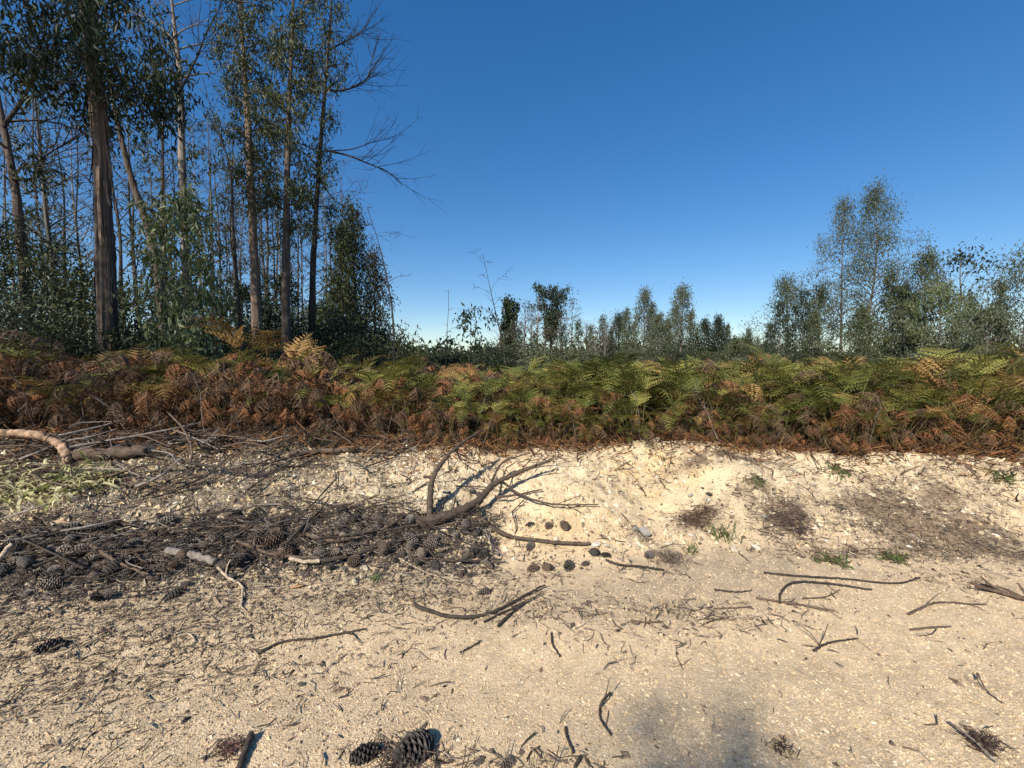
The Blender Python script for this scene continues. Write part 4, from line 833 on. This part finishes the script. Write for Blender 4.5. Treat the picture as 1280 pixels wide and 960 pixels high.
for k in range(190):
    while True:
        y = U(3.0, 4.9); x = U(-1.15, 1.2)*y; t = float(slope_t(np.array([x]), np.array([y]))[0])
        if .08 < t < .98: break
    stone(x, y, U(.012, .034), 'small pale stone on the bank '+wz(x), 'small bank stones '+wz(x))
# ------------------------------------------------------------------ wilted leaf heap
LM = []
for k in range(8):
    a = Acc(); n = 7; L = 1.0; c = np.array([(.5, .46, .22), (.62, .56, .34), (.38, .37, .14), (.66, .58, .36), (.3, .3, .1), (.55, .5, .27), (.42, .37, .19), (.58, .5, .27)][k]); e = U(.2, 1.0); p = np.array([0., 0, 0]); V = []; tw = U(-.8, .8)
    for m in range(n):
        wv = .036*math.sin(math.pi*min(.97, .18+.8*m/(n-1)))+.012; s = np.array([0, math.cos(tw*m/n), math.sin(tw*m/n)])
        V += [p-s*wv, p+np.array([0, 0, -.25*wv]), p+s*wv]; p = p+np.array([math.cos(e), U(-.2, .2), math.sin(e)])*L/(n-1); e -= U(.25, .75)
    F = []
    for m in range(n-1): F += [[3*m, 3*m+1, 3*m+4, 3*m+3], [3*m+1, 3*m+2, 3*m+5, 3*m+4]]
    a.add(V, F, c); LM.append(a.mesh('leaf', M_frond, True))
p0 = P(70, 612); e = ob('wilted_plant', None, loc=(p0.x, p0.y, p0.z)); tag(e, 'pale yellow green wilted strap leaves heaped below the curved orange branch', 'wilted plant')
for k in range(300):
    px = U(-25, 150); py = 583+U(0, 52)*(1-.55*max(0, (px-60)/90)); hh = U(.03, .16)*(1-((py-600)/60)**2*.5)
    w_ = P(px, py+hh*60, 0); w_ = Vector((w_.x, w_.y, w_.z+hh*.7))-e.location
    ob('leaf', LM[int(RS.integers(0, 8))], e, loc=w_, rot=(RS.normal(0, .5), RS.normal(.2, .4), U(0, 6.28)), scale=U(.10, .27))
a = Acc()
for k in range(34):
    q = np.array([U(-.45, .42), U(-.2, .22), U(0, .05)]); d = np.array([U(-1, 1), U(-.6, .6), U(0, .4)])*.22
    tube(a, spline([q, q+d*.5+np.array([0, 0, .05]), q+d], 6), .006, 4, (.3, .27, .14), closed=False)
ob('stems', a.mesh('stems', M_wood, True), e)
# ------------------------------------------------------------------ small weeds, wood chips, leaves on the ground
def weed(label, px, py, r, n, c, grass=False):
    p = P(px, py); a = Acc()
    if grass:
        for k in range(n):
            az = U(0, 6.28); q = np.array([np.clip(RS.normal(0, .4), -.8, .8)*r, np.clip(RS.normal(0, .3), -.6, .6)*r, 0]); q[2] = h1(p.x+q[0], p.y+q[1])-p.z
            l = r*U(.4, .9); d = np.array([math.cos(az)*.6, math.sin(az)*.6, 1.]); w_ = np.array([-math.sin(az), math.cos(az), 0])*.004
            a.add([q-w_, q+w_, q+d*l*.6+w_*.7, q+d*l*.6-w_*.7, q+d*l+np.array([math.cos(az), math.sin(az), -.3])*l*.3], [[0, 1, 2], [0, 2, 3], [3, 2, 4]], np.array(c)*U(.6, 1.4))
    else:
        for k in range(n//3):
            az = k*2.4; d = np.array([math.cos(az)*r*U(.3, 1.1), math.sin(az)*r*U(.25, .8), 0]); m_ = d*.5; m_[2] = h1(p.x+m_[0], p.y+m_[1])-p.z+.018; d[2] = h1(p.x+d[0], p.y+d[1])-p.z+.012
            q = spline([(0, 0, .004), m_, d], 8); tube(a, q, .0018, 3, (.12, .12, .05), closed=False)
            leaves(a, q[RS.integers(2, 8, 9)], U(.02, .042), .45, [c, (.12, .09, .05)], -.1)
    o = ob('weed', a.mesh('weed', M_leaf), loc=p); tag(o, label, 'weed')
weed('green leafy weed patch high on the pale bank', 1048, 590, .2, 75, (.09, .13, .04))
weed('green weed at the slope foot below the bank', 1040, 703, .16, 60, (.10, .15, .04))
weed('grassy tuft on the edge of the ochre bank', 905, 672, .13, 70, (.13, .15, .05), True)
weed('small green weed beside the dark dead weed mat', 945, 602, .12, 40, (.09, .12, .04))
weed('green weed row at the foot of the dark stained bank', 1120, 700, .14, 50, (.09, .12, .04))
weed('low green weed by the brow of the bank near bracken', 1255, 598, .15, 60, (.07, .11, .03))
weed('tiny green grass tuft under the cone heap', 470, 727, .06, 30, (.12, .16, .05), True)
weed('dry grass tuft at the fallen grey log', 400, 556, .2, 90, (.16, .15, .06), True)
weed('small grass tuft beside the striped cone', 865, 690, .08, 40, (.12, .14, .05), True)
for lab, px, py, l, c in [('pale split wood chip lying on the dark debris', 80, 666, .13, (.55, .36, .22)), ('orange dead leaf at the heap foot', 372, 735, .1, (.45, .25, .12)), ('small orange dead leaf among the cones', 325, 697, .06, (.4, .2, .1)), ('pale shard of wood on the sand', 733, 803, .035, (.55, .45, .3))]:
    p = P(px, py); a = Acc(); V = []
    for m in range(6):
        u = m/5; wv = .16*math.sin(math.pi*(.12+.8*u)); V += [(u-.5, -wv, .02), (u-.5, 0, .05+.03*math.sin(u*6)), (u-.5, wv, .02), (u-.5, 0, -.02)]
    F = []
    for m in range(5):
        for k in range(4): F.append([4*m+k, 4*m+(k+1) % 4, 4*m+4+(k+1) % 4, 4*m+4+k])
    F += [[3, 2, 1, 0], [20, 21, 22, 23]]
    a.add(V, F, c); nm = 'wood_chip' if 'wood' in lab else 'dead_leaf'
    o = ob(nm, a.mesh(nm, M_wood, True), loc=(p.x, p.y, p.z+.012+(.07 if 'chip' in lab or 'cones' in lab else 0)), rot=(U(-.2, .2), U(-.2, .2), U(-.3, .3)), scale=l); tag(o, lab, 'wood chip' if 'wood' in lab else 'leaf')
print('objects', len(bpy.data.objects), 'tris', sum(len(m.loops)-2*len(m.polygons) for m in bpy.data.meshes))
